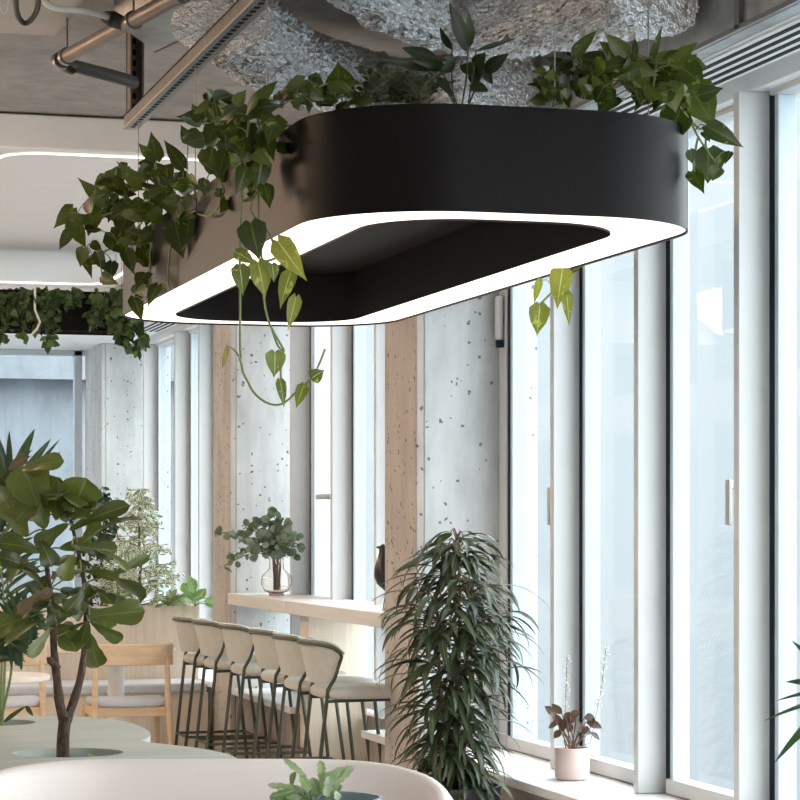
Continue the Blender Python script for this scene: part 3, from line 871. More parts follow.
# ------------------------------------------------------------------ bar counter and stools
r = wthing('bar_counter', 'pale oak bar counter spanning the two concrete columns by the windows', 'bar counter', (3.2, 12.8, 0))
for (y0, y1) in ((11.0, 13.0), (13.003, 14.57)):
    wb(MB().box(3.02, 3.42, y0, y1, .98, 1.05), 'worktop', M['countertop'], r, bevel=.004)
wb(MB().box(3.10, 3.435, 12.78, 12.98, 0, .979), 'support', M['lightwood'], r, bevel=.003)

root = thing('bar_stool', 'x', 'bar stool', (0, 0, 0), 0, 'bar stools along the counter')
mb = MB(); n = 40
def sq(k, rx, ry, e=.55):
    a = 2*math.pi*k/n
    return rx*math.copysign(abs(math.cos(a))**e, math.cos(a)), ry*math.copysign(abs(math.sin(a))**e, math.sin(a))
rows = []
for (s_, z) in ((.0, .655), (.90, .655), (.97, .662), (1, .678), (.985, .695), (.93, .705), (.6, .708), (0, .708)):
    rows.append([V((.02+sq(k, .215*s_, .215*s_)[0], sq(k, .215*s_, .215*s_)[1], z)) for k in range(n)])
mb.grid(rows, True); mb.build('seat', M['stoolfab'], root, angle=60)
def backpt(u, t, off=0):
    # u -1..1 across, t 0 bottom..1 top
    amax = math.radians(48+20*t**.8)
    a = u*amax
    R = .222+.012*t+off
    return V((-R*math.cos(a)-.03*t+.012, R*math.sin(a)*1.0,   .735+.200*t-.010*u*u*t-.05*abs(u)**7*t*t))
mb = MB(); nu, nv = 18, 8
ou = [[backpt(-1+2*i/nu, j/nv, .012) for i in range(nu+1)] for j in range(nv+1)]
inn = [[backpt(-1+2*i/nu, j/nv, -.012) for i in range(nu+1)] for j in range(nv+1)]
rows = []
for j in range(nv+1):
    rows.append(ou[j]+inn[j][::-1])
mb.grid(rows, True)
bq = len(rows[0]); tot = len(mb.v)
for i in range(nu):
    mb.face((i, i+1, bq-2-i, bq-1-i)); o_ = nv*bq; mb.face((o_+i+1, o_+i, o_+bq-1-i, o_+bq-2-i))
bk = mb.build('backrest', M['stoolfab'], root, angle=50, bevel=.006)
top = [backpt(-.86+1.72*i/nu, .90, .019) for i in range(nu+1)]
side = lambda s_: [backpt(s_, t, .019) for t in (.80, .68, .5, .3, .1)]
rimp = side(-1)[::-1]+[backpt(-.96, .88, .019)]+top+[backpt(.96, .88, .019)]+side(1)
MB().tube(rimp, .0085, 8).build('back_rail', M['stooltube'], root)
for s_ in (-1, 1):
    e = backpt(s_, .1, .019)
    MB().tube([e, V((-.168, s_*.160, .70)), V((-.245, s_*.15, 0))], .0095, 8).build('leg', M['stooltube'], root)
    MB().tube([V((.14, s_*.15, .655)), V((.22, s_*.185, 0))], .0095, 8).build('leg', M['stooltube'], root)
    MB().tube([V((-.174, s_*.159, .645)), V((.145, s_*.15, .648))], .008, 8).build('seat_rail', M['stooltube'], root)
fz = .235
cor = [V((-.219, -.1535, fz)), V((.193, -.174, fz)), V((.193, .174, fz)), V((-.219, .1535, fz))]
fr = MB()
for i in range(4): fr.tube([cor[i], cor[(i+1) % 4]], .008, 8)
fr.build('footrest', M['stooltube'], root)
tops = [(298, 638), (272, 633), (249, 628), (219, 623), (192, 619), (172, 616)]
labs = ['beige upholstered bar stool in front of the long leaved ficus, first of the row',
        'beige upholstered bar stool second along the counter from the long leaved ficus',
        'beige upholstered bar stool third along the counter from the long leaved ficus',
        'beige upholstered bar stool fourth along the counter, third from the wooden bench',
        'beige upholstered bar stool next to last in the row toward the wooden bench',
        'beige upholstered bar stool at the bench end of the row, beside the wooden chair']
for i, ((px, py), lb) in enumerate(zip(tops, labs)):
    Z = F*.535/(py-HY)
    p = at(px+4, py, Z); p.z = 0
    p = p+V((.252, -.01, 0))
    if i == 0:
        root.location = p; root['label'] = lb
    else:
        copy_thing(root, p, lb)

# vase with eucalyptus
vp = at(272, 593.5, 14.25); vp.z = 1.0505; vp.x = 3.18
r = wthing('glass_vase', 'round clear glass vase holding eucalyptus on the pale bar counter', 'vase', tuple(vp))
pr = [(.040, .012), (.075, .03), (.092, .065), (.094, .085), (.085, .12), (.06, .145), (.045, .16), (.042, .20), (.046, .225)]
inn_ = [(a-.004, z) for a, z in pr[::-1][:-1]]+[(.03, .02), (.0, .018)]
wb(MB().lathe([(0, .012)]+pr+inn_, vp), 'vessel', M['vase'], r, angle=60)
wb(MB().lathe([(.0, 0), (.045, 0), (.046, .010), (.040, .0125), (0, .0125)], vp), 'foot', M['vasebase'], r)
root = wthing('eucalyptus_bouquet', 'bunch of round leaved eucalyptus stems in the clear glass vase', 'bouquet', tuple(vp+V((0, 0, .03))))
sm, fm = MB(), MB()
for k, (ex, ey) in enumerate([(218, 532), (224, 566), (232, 556), (238, 538), (246, 528), (256, 522), (266, 515), (273, 512), (282, 520), (288, 524), (296, 538), (300, 545), (298, 556), (260, 536), (276, 530), (250, 545), (285, 540)]):
    Z = 14.25+jit(.15)
    b0_ = vp+V((jit(.02), jit(.02), .03)); b1 = vp+V((jit(.025), jit(.025), .22)); e = at(ex, ey, Z)
    mid = b1.lerp(e, .5)+V((0, 0, .05))
    pts = poly_sample([b0_, b1, mid, e], 4)
    sm.tube(pts, .003, 5)
    for i in range(5, len(pts)):
        for q in range(2):
            p = pts[i]+V((jit(.012), jit(.012), jit(.012)))
            s_ = random.uniform(.04, .06)
            fm.leaf(p, V((jit(1), jit(1), jit(.8))), facing(p, UP, .3, .8), s_, s_*.9, 'round', .3, .1, 4)
wb(sm, 'stems', M['brownstem'], root); wb(fm, 'foliage', M['euca'], root)

# bird figure
bp = at(386, 610, 11.72); bp.z = 1.0505; bp.x = max(bp.x, 3.09)
r = wthing('bird_figurine', 'black round bodied bird figurine on thin legs at the column end of the counter', 'figurine', tuple(bp))
bd = MB()
rows = []
for (zz, ra, ox) in ((.085, .004, .02), (.10, .03, .02), (.13, .052, .008), (.17, .060, .0), (.21, .052, -.006), (.245, .036, -.010), (.275, .025, -.012), (.295, .022, -.012), (.31, .020, -.014), (.322, .012, -.014), (.327, .002, -.014)):
    rows.append([bp+V((ox+ra*math.cos(a*math.pi/9), ra*.95*math.sin(a*math.pi/9), zz)) for a in range(18)])
bd.grid(rows, True); wb(bd, 'body', M['bird'], r, angle=70)
wb(MB().tube([bp+V((-.02, 0, .308)), bp+V((-.05, -.005, .312))], [.012, .003], 8), 'beak', M['bird'], r)
for s_ in (-.014, .014):
    wb(MB().tube([bp+V((.005, s_, .10)), bp+V((-.012, s_, 0.0))], .003, 6), 'leg', M['bird'], r)

# ------------------------------------------------------------------ banquette with planter, chairs, tables
r = wthing('banquette_bench', 'pale oak bench with a light grey seat pad along the planter front', 'bench', (1.9, 15.3, 0))
wb(MB().box(.4, 3.0, 15.08, 15.545, 0, .40), 'base', M['lightwood'], r, bevel=.003)
wb(MB().box(.4, 2.99, 15.05, 15.54, .401, .465), 'cushion', M['cushion'], r, bevel=.022, seg=4)
r = wthing('planter_box', 'long pale oak planter box full of greenery behind the bench', 'planter box', (1.9, 15.9, 0))
wb(MB().box(.4, 3.03, 15.55, 15.57, 0, .94).box(.4, 3.03, 16.08, 16.1, 0, .94).box(.4, .42, 15.57, 16.08, 0, .94).box(3.01, 3.03, 15.57, 16.08, 0, .94), 'casing', M['lightwood'], r, bevel=.002)
wb(MB().box(.42, 3.01, 15.57, 16.08, .80, .90), 'soil', M['soil'], r)

def small_tree(name, label, px, ybase, ytop, half, Z, cnt, ls, mat, stem, group=None, spread=None):
    b = at(px, ybase, Z)
    root = wthing(name, label, 'shrub', tuple(b), group)
    sm, fm = MB(), MB()
    topp = at(px, ytop, Z)
    hh = topp.z-b.z
    trunk = [b+V((jit(.008), jit(.008), hh*i/8)) for i in range(9)]
    sm.tube(trunk, [.014*(1-.8*i/8) for i in range(9)], 6)
    for k in range(cnt//14):
        t = random.random()**1.15
        wr = (spread(t) if spread else half*(1-t)**.7+2)/F*Z
        a = random.uniform(0, 6.283); q = b+V((0, 0, hh*t))
        e = q+V((math.cos(a)*wr, math.sin(a)*wr*.8, .12*wr+jit(.02)))
        sm.tube([q, q.lerp(e, .5)+V((0, 0, .02)), e], .002, 4)
        for i in range(14):
            p = q.lerp(e, random.uniform(.25, 1.05))+V((jit(.035), jit(.035), jit(.035)))
            L = ls*random.uniform(.7, 1.25)
            fm.leaf(p, V((jit(1), jit(1), -.35+jit(.6))), facing(p, UP, .5, .7), L, L*.5, 'oval', .35, .15, 3)
    wb(sm, 'trunk', stem, root); wb(fm, 'foliage', mat, root)
    return root
small_tree('variegated_ficus', 'airy cream and green variegated weeping fig in the oak planter box', 140, 606, 492, 38, 15.8, 1250, .046, M['varieg'], M['brownstem'],
           spread=lambda t: 46*(1-t)**.8+3)
small_tree('weeping_fig', 'small dark green weeping fig behind the fiddle leaf tree', 103, 606, 492, 26, 15.9, 620, .05, M['darkleaf'], M['brownstem'])
def rosette(name, label, px, py, Z, cnt, L, Wd, mat, group=None, shape='oval'):
    b = at(px, py, Z)
    root = wthing(name, label, 'plant', tuple(b), group)
    sm, fm = MB(), MB()
    for k in range(cnt):
        a = random.uniform(0, 6.283); el = random.uniform(.2, 1.3)
        d = V((math.cos(a)*math.cos(el), math.sin(a)*math.cos(el), math.sin(el)))
        q = b+d*L*random.uniform(.3, 1.0)
        sm.tube([b, b.lerp(q, .5)+V((0, 0, .01)), q], .0022, 4)
        l = L*random.uniform(.7, 1.2)
        fm.leaf(q, d+V((0, 0, -.2)), UP+facing(q, d, 0, .3)*.8, l, l*Wd, shape, .7, .15, 5, 5)
    wb(sm, 'stems', M['stem'], root); wb(fm, 'foliage', mat, root)
    return root
rosette('leafy_plant', 'bright green broad leaved plant at the column end of the oak planter box', 195, 606, 15.75, 16, .10, .72, M['lush'])
rosette('leafy_plant', 'low silvery green plant between the variegated fig and the broad leaved plant', 168, 606, 15.7, 30, .065, .55, M['paleleaf'])
rosette('leafy_plant', 'green undergrowth plant at the foot of the variegated fig', 120, 604, 15.7, 30, .08, .5, M['lush'])

def round_table(name, label, c, rad, z, topm, edge=.028):
    r = wthing(name, label, 'table', (c[0], c[1], 0))
    wb(MB().lathe([(0, z-edge), (rad-.006, z-edge), (rad, z-edge+.006), (rad, z-.004), (rad-.004, z), (0, z)], (c[0], c[1], 0), 48), 'tabletop', topm, r)
    wb(MB().lathe([(.05, .02), (.05, z-edge)], (c[0], c[1], 0), 24), 'pedestal', M['white'], r)
    wb(MB().lathe([(.0, 0), (.20, 0), (.20, .012), (.05, .025), (0, .025)], (c[0], c[1], 0), 32), 'base', M['white'], r)
    return r
tc_ = at(116, 650, 14.45)
round_table('cafe_table', 'small pale table on a white pedestal between the wooden chair and bench', (tc_.x, tc_.y), .36, .735, M['lightwoodh'])
tc2 = at(-6, 680, 11.7)
round_table('cafe_table', 'small pale table partly hidden behind the fiddle leaf tree trunk', (tc2.x, tc2.y), .27, .74, M['lightwoodh'])

# wooden chair (facing +y, away from view)
ch = thing('dining_chair', 'beech chair with a curved top rail facing the small pedestal table', 'chair', (0, 0, 0), 0, 'beech chairs at the small tables')
mb = MB()
rows = []
for s_, z in ((0, .425), (.97, .425), (1, .432), (1, .447), (.96, .460), (.6, .466), (0, .466)):
    rows.append([V((sq(k, .225*s_, .21*s_, .45)[0], sq(k, .225*s_, .21*s_, .45)[1]+.0, z+.010*(abs(sq(k, 1, 1, .45)[0])**2)*s_)) for k in range(n)])
mb.grid(rows, True); mb.build('seat_pad', M['cushion'], ch, angle=50)
fr = MB(); fr.box(-.215, .215, -.20, -.18, .37, .424); fr.box(-.20, .20, .17, .19, .37, .424); fr.box(-.215, -.195, -.18, .17, .37, .424); fr.box(.195, .215, -.18, .17, .37, .424)
fr.build('seat_frame', M['chairwood'], ch, bevel=.004)
for sx_ in (-1, 1):
    MB().tube([V((sx_*.205, -.19, .70)), V((sx_*.213, -.205, .43)), V((sx_*.232, -.245, 0))], [.014, .019, .013], 12).build('leg', M['chairwood'], ch)
    MB().tube([V((sx_*.212, .185, .424)), V((sx_*.225, .215, 0))], [.018, .013], 12).build('leg', M['chairwood'], ch)
rail = MB(); rows = []
for i in range(25):
    a = math.radians(-78+156*i/24)
    cx_, cy_ = .245*math.copysign(abs(math.sin(a))**.62, math.sin(a)), -.225*abs(math.cos(a))**.9+.0
    # clamp to a gentle bow with wrapped ends
    cy_ = -.225+.13*(abs(cx_)/.245)**5
    nx_, ny_ = (math.sin(a)*.6, -math.cos(a)); L_ = math.hypot(nx_, ny_); nx_ /= L_; ny_ /= L_
    rows.append([V((cx_+nx_*.011, cy_+ny_*.011, .665)), V((cx_+nx_*.011, cy_+ny_*.011, .785)), V((cx_-nx_*.011, cy_-ny_*.011, .79)), V((cx_-nx_*.011, cy_-ny_*.011, .665))])
rail.grid(rows, True); rail.face((0, 1, 2, 3)); rail.face((96+3, 96+2, 96+1, 96))
rail.build('backrest', M['chairwood'], ch, bevel=.005)
p = at(126, 700, 13.95); ch.location = (p.x, p.y, 0)
p = at(2, 700, 13.9)
c2 = copy_thing(ch, (p.x, p.y+.02, 0), 'beech chair with a grey seat pad behind the palm and fiddle leaf tree')

# ------------------------------------------------------------------ communal table with planting holes
zt = .74
outl = [(-150, 724), (-60, 718), (0, 716.2), (60, 716.4), (100, 718), (128, 722), (145, 728.5), (150.5, 734), (146, 739), (141, 740.5), (160, 743.5), (198, 748), (226, 753.5), (237, 759), (232, 765), (205, 772), (120, 778), (0, 782), (-150, 776)]
outw = [atz(x, y, zt) for x, y in outl]
def smooth_closed(P, k=5):
    out = []; m_ = len(P)
    for i in range(m_):
        p0, p1, p2, p3 = P[i-1], P[i], P[(i+1) % m_], P[(i+2) % m_]
        for q in range(k):
            t = q/k
            out.append(.5*((2*p1)+(p2-p0)*t+(2*p0-5*p1+4*p2-p3)*t*t+(3*p1-p0-3*p2+p3)*t**3))
    return out
outw = smooth_closed(outw)
hA = atz(68, 752.5, zt); hB = atz(-8, 722.5, zt)
def circ(c, rx, ry, n=36):
    return [c+RIGHT*rx*math.cos(2*math.pi*i/n)+FWD*ry*math.sin(2*math.pi*i/n) for i in range(n)]
holes = [circ(hA, .178, .16), circ(hB, .16, .15)]
def slab(outer, holes, z0, z1):
    bm = bmesh.new()
    def loop(P, z):
        vs = [bm.verts.new((p.x, p.y, z)) for p in P]
        return vs, [bm.edges.new((vs[i], vs[(i+1) % len(vs)])) for i in range(len(vs))]
    for z in (z0, z1):
        es = []
        for P in [outer]+holes: es += loop(P, z)[1]
        bmesh.ops.triangle_fill(bm, edges=es, use_beauty=True)
    me = bpy.data.meshes.new('t'); bm.to_mesh(me); bm.free()
    mb = MB(); mb.v = [V(v.co) for v in me.vertices]
    for p_ in me.polygons: mb.face(tuple(p_.vertices))
    for P in [outer]+holes:
        b = len(mb.v); m_ = len(P)
        mb.v += [V((p.x, p.y, z0)) for p in P]+[V((p.x, p.y, z1)) for p in P]
        for i in range(m_):
            j = (i+1) % m_
            mb.face((b+i, b+j, b+m_+j, b+m_+i))
    bpy.data.meshes.remove(me)
    return mb
r = wthing('communal_table', 'wavy edged grey green table with planting holes behind the blush sofa', 'table', (hA.x, hA.y, 0))
wb(slab(outw, holes, zt-.035, zt), 'tabletop', M['tabletop'], r, angle=30)
for hc, hr in ((hA, .178), (hB, .16)):
    c = (hc.x, hc.y, 0)
    wb(MB().lathe([(hr+.02, 0), (hr+.02, zt-.037), (hr, zt-.037), (hr, zt-.12)], c, 40), 'planter_drum', M['tableedge'], r)
    wb(MB().lathe([(hr+.001, zt-.10), (0, zt-.095)], c, 30), 'soil', M['soil'], r)
for x, y in ((hA.x-.9, hA.y+.3), (hA.x+.25, hA.y-.25)):
    pass

# fiddle leaf tree
ZT = hA.dot(FWD)
tb = V((hA.x, hA.y, zt-.095)); tb = at(63.5, 760, ZT-.0); tb.z = zt-.097
root = wthing('fiddle_leaf_fig', 'fiddle leaf fig tree growing through the grey green table', 'tree', tuple(tb))
tk = MB()
A0 = [at(63.5, 765, ZT), at(63, 745, ZT), at(64, 728, ZT), at(66, 716, ZT)]; A0[0].z = zt-.098
lft = [at(65, 722, ZT), at(60, 705, ZT), at(57, 680, ZT), at(54, 650, ZT), at(53, 620, ZT), at(50, 590, ZT), at(46, 560, ZT), at(44, 530, ZT), at(40, 500, ZT)]
rgt = [at(66, 722, ZT), at(72, 706, ZT+.02), at(80, 680, ZT+.04), at(84, 655, ZT+.05), at(86, 625, ZT+.05), at(86, 595, ZT+.03), at(80, 560, ZT), at(72, 525, ZT-.02), at(64, 495, ZT-.02)]
tk.tube(poly_sample(A0, 3), [.025, .0235, .022, .021, .0205, .020, .020, .020, .021, .022], 12)
def taper(P, a, b, k=3):
    q = poly_sample(P, k); return q, [(a+(b-a)*(i/(len(q)-1))**.8)*(1+.07*math.sin(i*1.9)) for i in range(len(q))]
q, rr = taper(lft, .019, .004); tk.tube(q, rr, 10); spts = q[4:]
q, rr = taper(rgt, .017, .004); tk.tube(q, rr, 10); spts = spts+q[8:]
tk.tube([at(58, 668, ZT), at(50, 661, ZT-.03), at(49, 657, ZT-.03)], [.012, .011, .009], 8)
wb(tk, 'trunk', M['bark'], root, angle=60)
FL = [(45, 528, 24, 467, 38), (22, 470, 63, 461, 17), (69, 520, 86, 479, 34), (59, 478, 66, 522, 15), (70, 530, 129, 505, 16), (72, 545, 116, 551, 17), (27, 536, -4, 486, 28), (10, 486, -14, 462, 24),
      (68, 524, 36, 548, 18), (40, 552, 0, 543, 22), (40, 572, -2, 556, 15), (92, 566, 56, 562, 15), (81, 572, 118, 580, 13), (90, 617, 144, 611, 23), (110, 576, 149, 556, 9), (30, 617, -8, 630, 24),
      (46, 620, 4, 644, 13), (60, 624, 76, 651, 26), (88, 622, 80, 646, 19), (88, 632, 98, 667, 19), (93, 624, 122, 640, 13), (50, 628, 28, 656, 12), (50, 602, 57, 624, 20), (60, 590, 88, 600, 18),
      (48, 576, 34, 596, 18), (52, 560, 78, 572, 18), (40, 540, 52, 566, 18), (60, 548, 92, 545, 16), (74, 555, 62, 580, 16), (84, 590, 66, 612, 16), (96, 590, 112, 604, 14), (74, 516, 92, 496, 22),
      (40, 506, 58, 478, 22), (34, 520, 14, 500, 20), (30, 560, 8, 580, 17), (60, 600, 84, 614, 18), (84, 600, 98, 588, 15), (20, 480, 44, 470, 16), (84, 540, 100, 522, 16), (56, 520, 54, 490, 18)]
fm, pm = MB(), MB()
for (bx, by, tx, ty, wd) in FL:
    Z = ZT+jit(.12)
    B = leaf_px(fm, (bx, by), (tx, ty), wd, Z, 'fiddle', jit(.10), .6, .25, .45, 5, 16, .22, .045)
    s_ = near(spts, B); petiole(pm, s_, B, .003, .05)
for k in range(34):
    s_ = random.choice(spts)
    if s_.z < at(50, 640, ZT).z: continue
    a = random.uniform(0, 6.283); el = random.uniform(-.2, .9)
    d = V((math.cos(a)*math.cos(el), math.sin(a)*math.cos(el), math.sin(el)))
    B = s_+d*.06; petiole(pm, s_, B, .003, .05)
    L = random.uniform(.13, .20)
    fm.leaf(B, d, UP-d*.4+V((jit(.3), jit(.3), 0)), L, L*.6, 'fiddle', .7, .2, 14, 5, .045)
wb(fm, 'foliage', M['fiddle'], root, angle=70); wb(pm, 'stems', M['stem'], root)
pl = MB()
for (bx, by, tx, ty, wd) in [(8, 470, 27, 457, 13), (45, 590, 18, 613, 12), (22, 506, 26, 518, 8), (30, 604, 52, 590, 10)]:
    leaf_px(pl, (bx, by), (tx, ty), wd, ZT-.14, 'fiddle', 0, .4, .2, .3, 5, 8, .2, .05)
wb(pl, 'young_leaves', M['fiddlepale'], root, angle=70)
# little succulents in the hole: one undergrowth plant
rosette('leafy_plant', 'tiny pale green succulent in the planting hole beside the tree trunk', 34, 779, 7.79, 26, .062, .35, M['lush'])
rosette('leafy_plant', 'tiny yellow green succulent in the planting hole far side from the palm', 104, 779, 7.79, 26, .062, .35, M['lush'])

# kentia palm in the other hole
pb = V((hB.x, hB.y, zt-.097))
root = wthing('kentia_palm', 'dark feathery palm growing from the second planting hole of the table', 'palm', tuple(pb))
sm, fm = MB(), MB()
Zp = hB.dot(FWD)
def frond(path, cnt, L, wd, dr=-.6):
    P = poly_sample([at(x, y, Zp+dz) for x, y, dz in path], 8)
    sm.tube(P, [.006*(1-.75*i/(len(P)-1)) for i in range(len(P))], 6)
    st = int(len(P)*.45)
    for i in range(st, len(P)):
        t = (i-st)/(len(P)-1-st)
        tg = (P[min(i+1, len(P)-1)]-P[i-1]).normalized()
        for sg in (-1, 1):
            sd = tg.cross(FWD).normalized()*sg
            for q in range(cnt):
                d = sd*.8+tg*(.7+.6*t)+FWD*jit(.5)+V((0, 0, dr*random.uniform(.3, 1)*.3))
                l = L*(1-.35*t)*random.uniform(.8, 1.15)
                fm.leaf(P[i], d, facing(P[i], d, .6, .4), l, wd, 'strap', random.uniform(.4, 1.0), .25, 6)
frond([(0, 730, 0), (2, 660, 0), (4, 600, 0), (-4, 545, .05), (-16, 500, .08)], 1, .22, .022)
frond([(-2, 730, 0), (10, 680, -.05), (14, 640, -.08), (22, 610, -.12), (34, 622, -.16)], 1, .13, .020)
frond([(-4, 730, 0), (-6, 690, -.05), (-4, 655, -.12), (6, 640, -.2), (18, 650, -.25)], 1, .12, .020)
frond([(-6, 730, 0), (-10, 670, .05), (-16, 620, .1), (-26, 590, .14), (-44, 590, .2)], 1, .18, .02)
frond([(2, 730, 0), (6, 640, .1), (8, 560, .14), (8, 500, .16), (10, 470, .17)], 1, .16, .022)
for (bx, by, tx, ty, wd) in [(14, 475, 34, 430, 9), (20, 478, 50, 440, 7), (24, 482, 59, 440, 4), (11, 478, 9, 432, 6), (8, 480, -8, 425, 8), (2, 500, -6, 452, 8), (16, 480, 60, 452, 5)]:
    leaf_px(fm, (bx, by), (tx, ty), wd, Zp+.16, 'strap', 0, .25, .1, .4, 3, 7, .25)
for (bx, by, tx, ty, wd) in [(4, 722, 26, 706, 4), (26, 706, 33, 716, 4)]:
    leaf_px(fm, (bx, by), (tx, ty), wd, Zp-.1, 'strap', 0, .5, .1, .3, 3, 6, .25)
wb(sm, 'stems', M['stem'], root); wb(fm, 'fronds', M['palmleaf'], root, angle=60)

# ------------------------------------------------------------------ blush tub sofa
sc_ = at(212, 760, 6.28); 
sf = thing('tub_sofa', 'blush tub sofa with a rounded curved back before the grey green table', 'sofa', (sc_.x, sc_.y, 0), -TH)
hw, cr, wing, ht = .625, .40, .55, .861
path = []
for i in range(9): path.append((-hw, -cr-wing*(1-i/8), -90))
for i in range(1, 13):
    a = math.radians(180-90*i/12); path.append((-hw+cr+cr*math.cos(a), -cr+cr*math.sin(a), 0))
for i in range(1, 8): path.append((-(hw-cr)+2*(hw-cr)*i/8, 0, 0))
for i in range(0, 13):
    a = math.radians(90-90*i/12); path.append((hw-cr+cr*math.cos(a), -cr+cr*math.sin(a), 0))
for i in range(1, 9): path.append((hw, -cr-wing*i/8, 0))
rows = []
nP = len(path)
for i, (x, y, _) in enumerate(path):
    p = V((x, y, 0)); t = V(path[min(i+1, nP-1)][:2]+(0,))-V(path[max(i-1, 0)][:2]+(0,)); t.normalize()
    nn = V((t.y, -t.x, 0))   # toward the inside
    dd = max(0, -y)
    hgt = ht-.06*(min(dd, cr)/cr)**1.6-.20*(max(0, dd-cr)/wing)**1.2
    th = .055
    row = [p+V((0, 0, .10)), p+V((0, 0, hgt-.03))]
    for k in range(1, 6):
        a = math.pi*k/6
        row.append(p+nn*(th*(1-math.cos(a))/2)+V((0, 0, hgt-.028+.028*math.sin(a))))
    row += [p+nn*th+V((0, 0, hgt-.03)), p+nn*(th+.02)+V((0, 0, .42)), p+nn*(th+.02)+V((0, 0, .10))]
    rows.append(row)
mb = MB().grid(rows, True); k_ = len(rows[0])
mb.face(list(range(k_))[::-1]); mb.face([(nP-1)*k_+i for i in range(k_)])
mb.build('shell', M['sofa'], sf, angle=60)
MB().prism([(x*.86, y*.93-.06) for x, y, _ in path], .28, .45).build('seat_cushion', M['sofa'], sf, bevel=.03, seg=4)
MB().prism([(x*.84, y*.90-.08) for x, y, _ in path], .10, .279).build('base', M['sofa'], sf)
for x in (-.45, .45):
    for y in (-.15, -.80):
        MB().tube([(x, y, 0), (x, y, .10)], .016, 10).build('leg', M['stooltube'], sf)
seamp = [rows[i][1]+V((0, 0, .004)) for i in range(nP)]
MB().tube(seamp, .004, 6).build('piping', M['sofa'], sf)

bc = at(326, 797, 5.28)
round_table('dining_table', 'round pale table holding the blue grey plant bowl before the blush sofa', (bc.x, bc.y), .36, .74, M['lightwoodh'])
zr = bc.z-.741
r = wthing('plant_bowl', 'blue grey glazed bowl holding a pale green fern in front of the sofa', 'bowl', (bc.x, bc.y, .741))
wb(MB().lathe([(0, 0), (.06, 0), (.095, .035), (.122, zr-.02), (.124, zr), (.117, zr), (.112, zr-.02), (.08, .03), (0, .02)], (bc.x, bc.y, .741), 40), 'vessel', M['bowl'], r)
wb(MB().lathe([(.108, zr-.03), (0, zr-.022)], (bc.x, bc.y, .741), 30), 'soil', M['soil'], r)
root = wthing('blue_star_fern', 'pale green wavy fern in the blue grey bowl before the sofa', 'plant', (bc.x, bc.y, .741+zr-.026))
sm, fm = MB(), MB()
b = V((bc.x-.03, bc.y, .741+zr-.026))
for (bx, by, tx, ty, wd) in [(306, 778, 284, 759, 6), (300, 788, 268, 785, 6), (310, 795, 346, 768, 11), (322, 780, 320, 761, 8), (334, 785, 352, 766, 9), (296, 790, 270, 797, 7), (292, 784, 294, 772, 6), (306, 796, 276, 800, 8),
                           (310, 790, 300, 776, 8), (318, 795, 312, 778, 9), (326, 796, 330, 776, 8), (332, 797, 340, 784, 8), (290, 797, 278, 790, 7), (312, 798, 302, 786, 8), (336, 800, 338, 792, 7), (300, 800, 286, 794, 8)]:
    Z = 5.28+jit(.04)
    B = leaf_px(fm, (bx, by), (tx, ty), wd, Z, 'frond', jit(.03), .5, .3, .4, 5, 12, .2, .06)
    sm.tube([b, b.lerp(B, .6)+V((0, 0, .006)), B], .0016, 5)
wb(sm, 'stems', M['stem'], root); wb(fm, 'foliage', M['paleleaf'], root, angle=70)

# ------------------------------------------------------------------ long leaved ficus
fc = at(456, 785, 9.55)
r = wthing('plant_pot', 'charcoal floor pot under the long leaved ficus by the concrete column', 'plant pot', (fc.x, fc.y, 0))
wb(MB().lathe([(0, 0), (.13, 0), (.155, .06), (.178, fc.z-.02), (.18, fc.z), (.168, fc.z), (.16, fc.z-.05), (0, fc.z-.05)], (fc.x, fc.y, 0), 40), 'vessel', M['darkpot'], r)
wb(MB().lathe([(.163, fc.z-.04), (0, fc.z-.035)], (fc.x, fc.y, 0), 30), 'soil', M['soil'], r)
fb = V((fc.x, fc.y, fc.z-.037))
root = wthing('long_leaf_ficus', 'tall ficus with long drooping narrow leaves standing by the concrete column', 'tree', tuple(fb))
sm, fm = MB(), MB()
ftop = at(453, 534, 9.55); hh = ftop.z-fb.z
stems = []
for k in range(4):
    off = V((jit(.05), jit(.05), 0)) if k else V((0, 0, 0))
    top_ = hh*(1-.13*k)
    P = [fb+off*(1+i/10)+V((jit(.006), jit(.006), top_*i/12)) for i in range(13)]
    sm.tube(P, [.009*(1-.65*i/12) for i in range(13)], 7); stems.append(P)
def halfw(z):
    y = HY-(z-H)/9.55*F
    T = [(528, 14), (545, 26), (570, 50), (600, 70), (640, 79), (700, 72), (740, 60), (775, 44), (800, 34)]
    if y <= T[0][0]: return T[0][1]
    for (a, wa), (b_, wb_) in zip(T, T[1:]):
        if y <= b_: return wa+(wb_-wa)*(y-a)/(b_-a)
    return T[-1][1]
for k in range(600):
    t = 1-random.random()**.9*.98
    P = stems[0] if t > .80 else random.choice(stems)
    zi = min(t*hh/((P[-1].z-P[0].z))*12, 11.99); i = int(zi)
    s_ = P[i].lerp(P[min(i+1, 12)], zi-i)
    a = random.uniform(0, 6.283)
    hwm = halfw(s_.z-.03)/F*9.55
    o_ = V((math.cos(a), math.sin(a), 0))
    L = random.uniform(.17, .27)*(1 if t < .9 else .8)
    reach = max(.03, hwm*random.uniform(.3, 1.08)-L*.68)
    B = s_+o_*reach+V((0, 0, reach*.45+jit(.02)))
    if B.x > 3.03: continue
    sm.tube([s_, s_.lerp(B, .55)+V((0, 0, .02)), B], .0022, 4)
    d = o_+V((jit(.25), jit(.25), random.uniform(-.1, .55)))
    tip_x = (B+d.normalized()*L*.8).x
    if B.y > 10.2 or (tip_x > 3.03 and B.z < .50): continue
    fm.leaf(B, d, UP-o_*.15+V((jit(.35), jit(.35), 0)), L, random.uniform(.022, .034), 'strap', random.uniform(.9, 1.7), .25, 8)
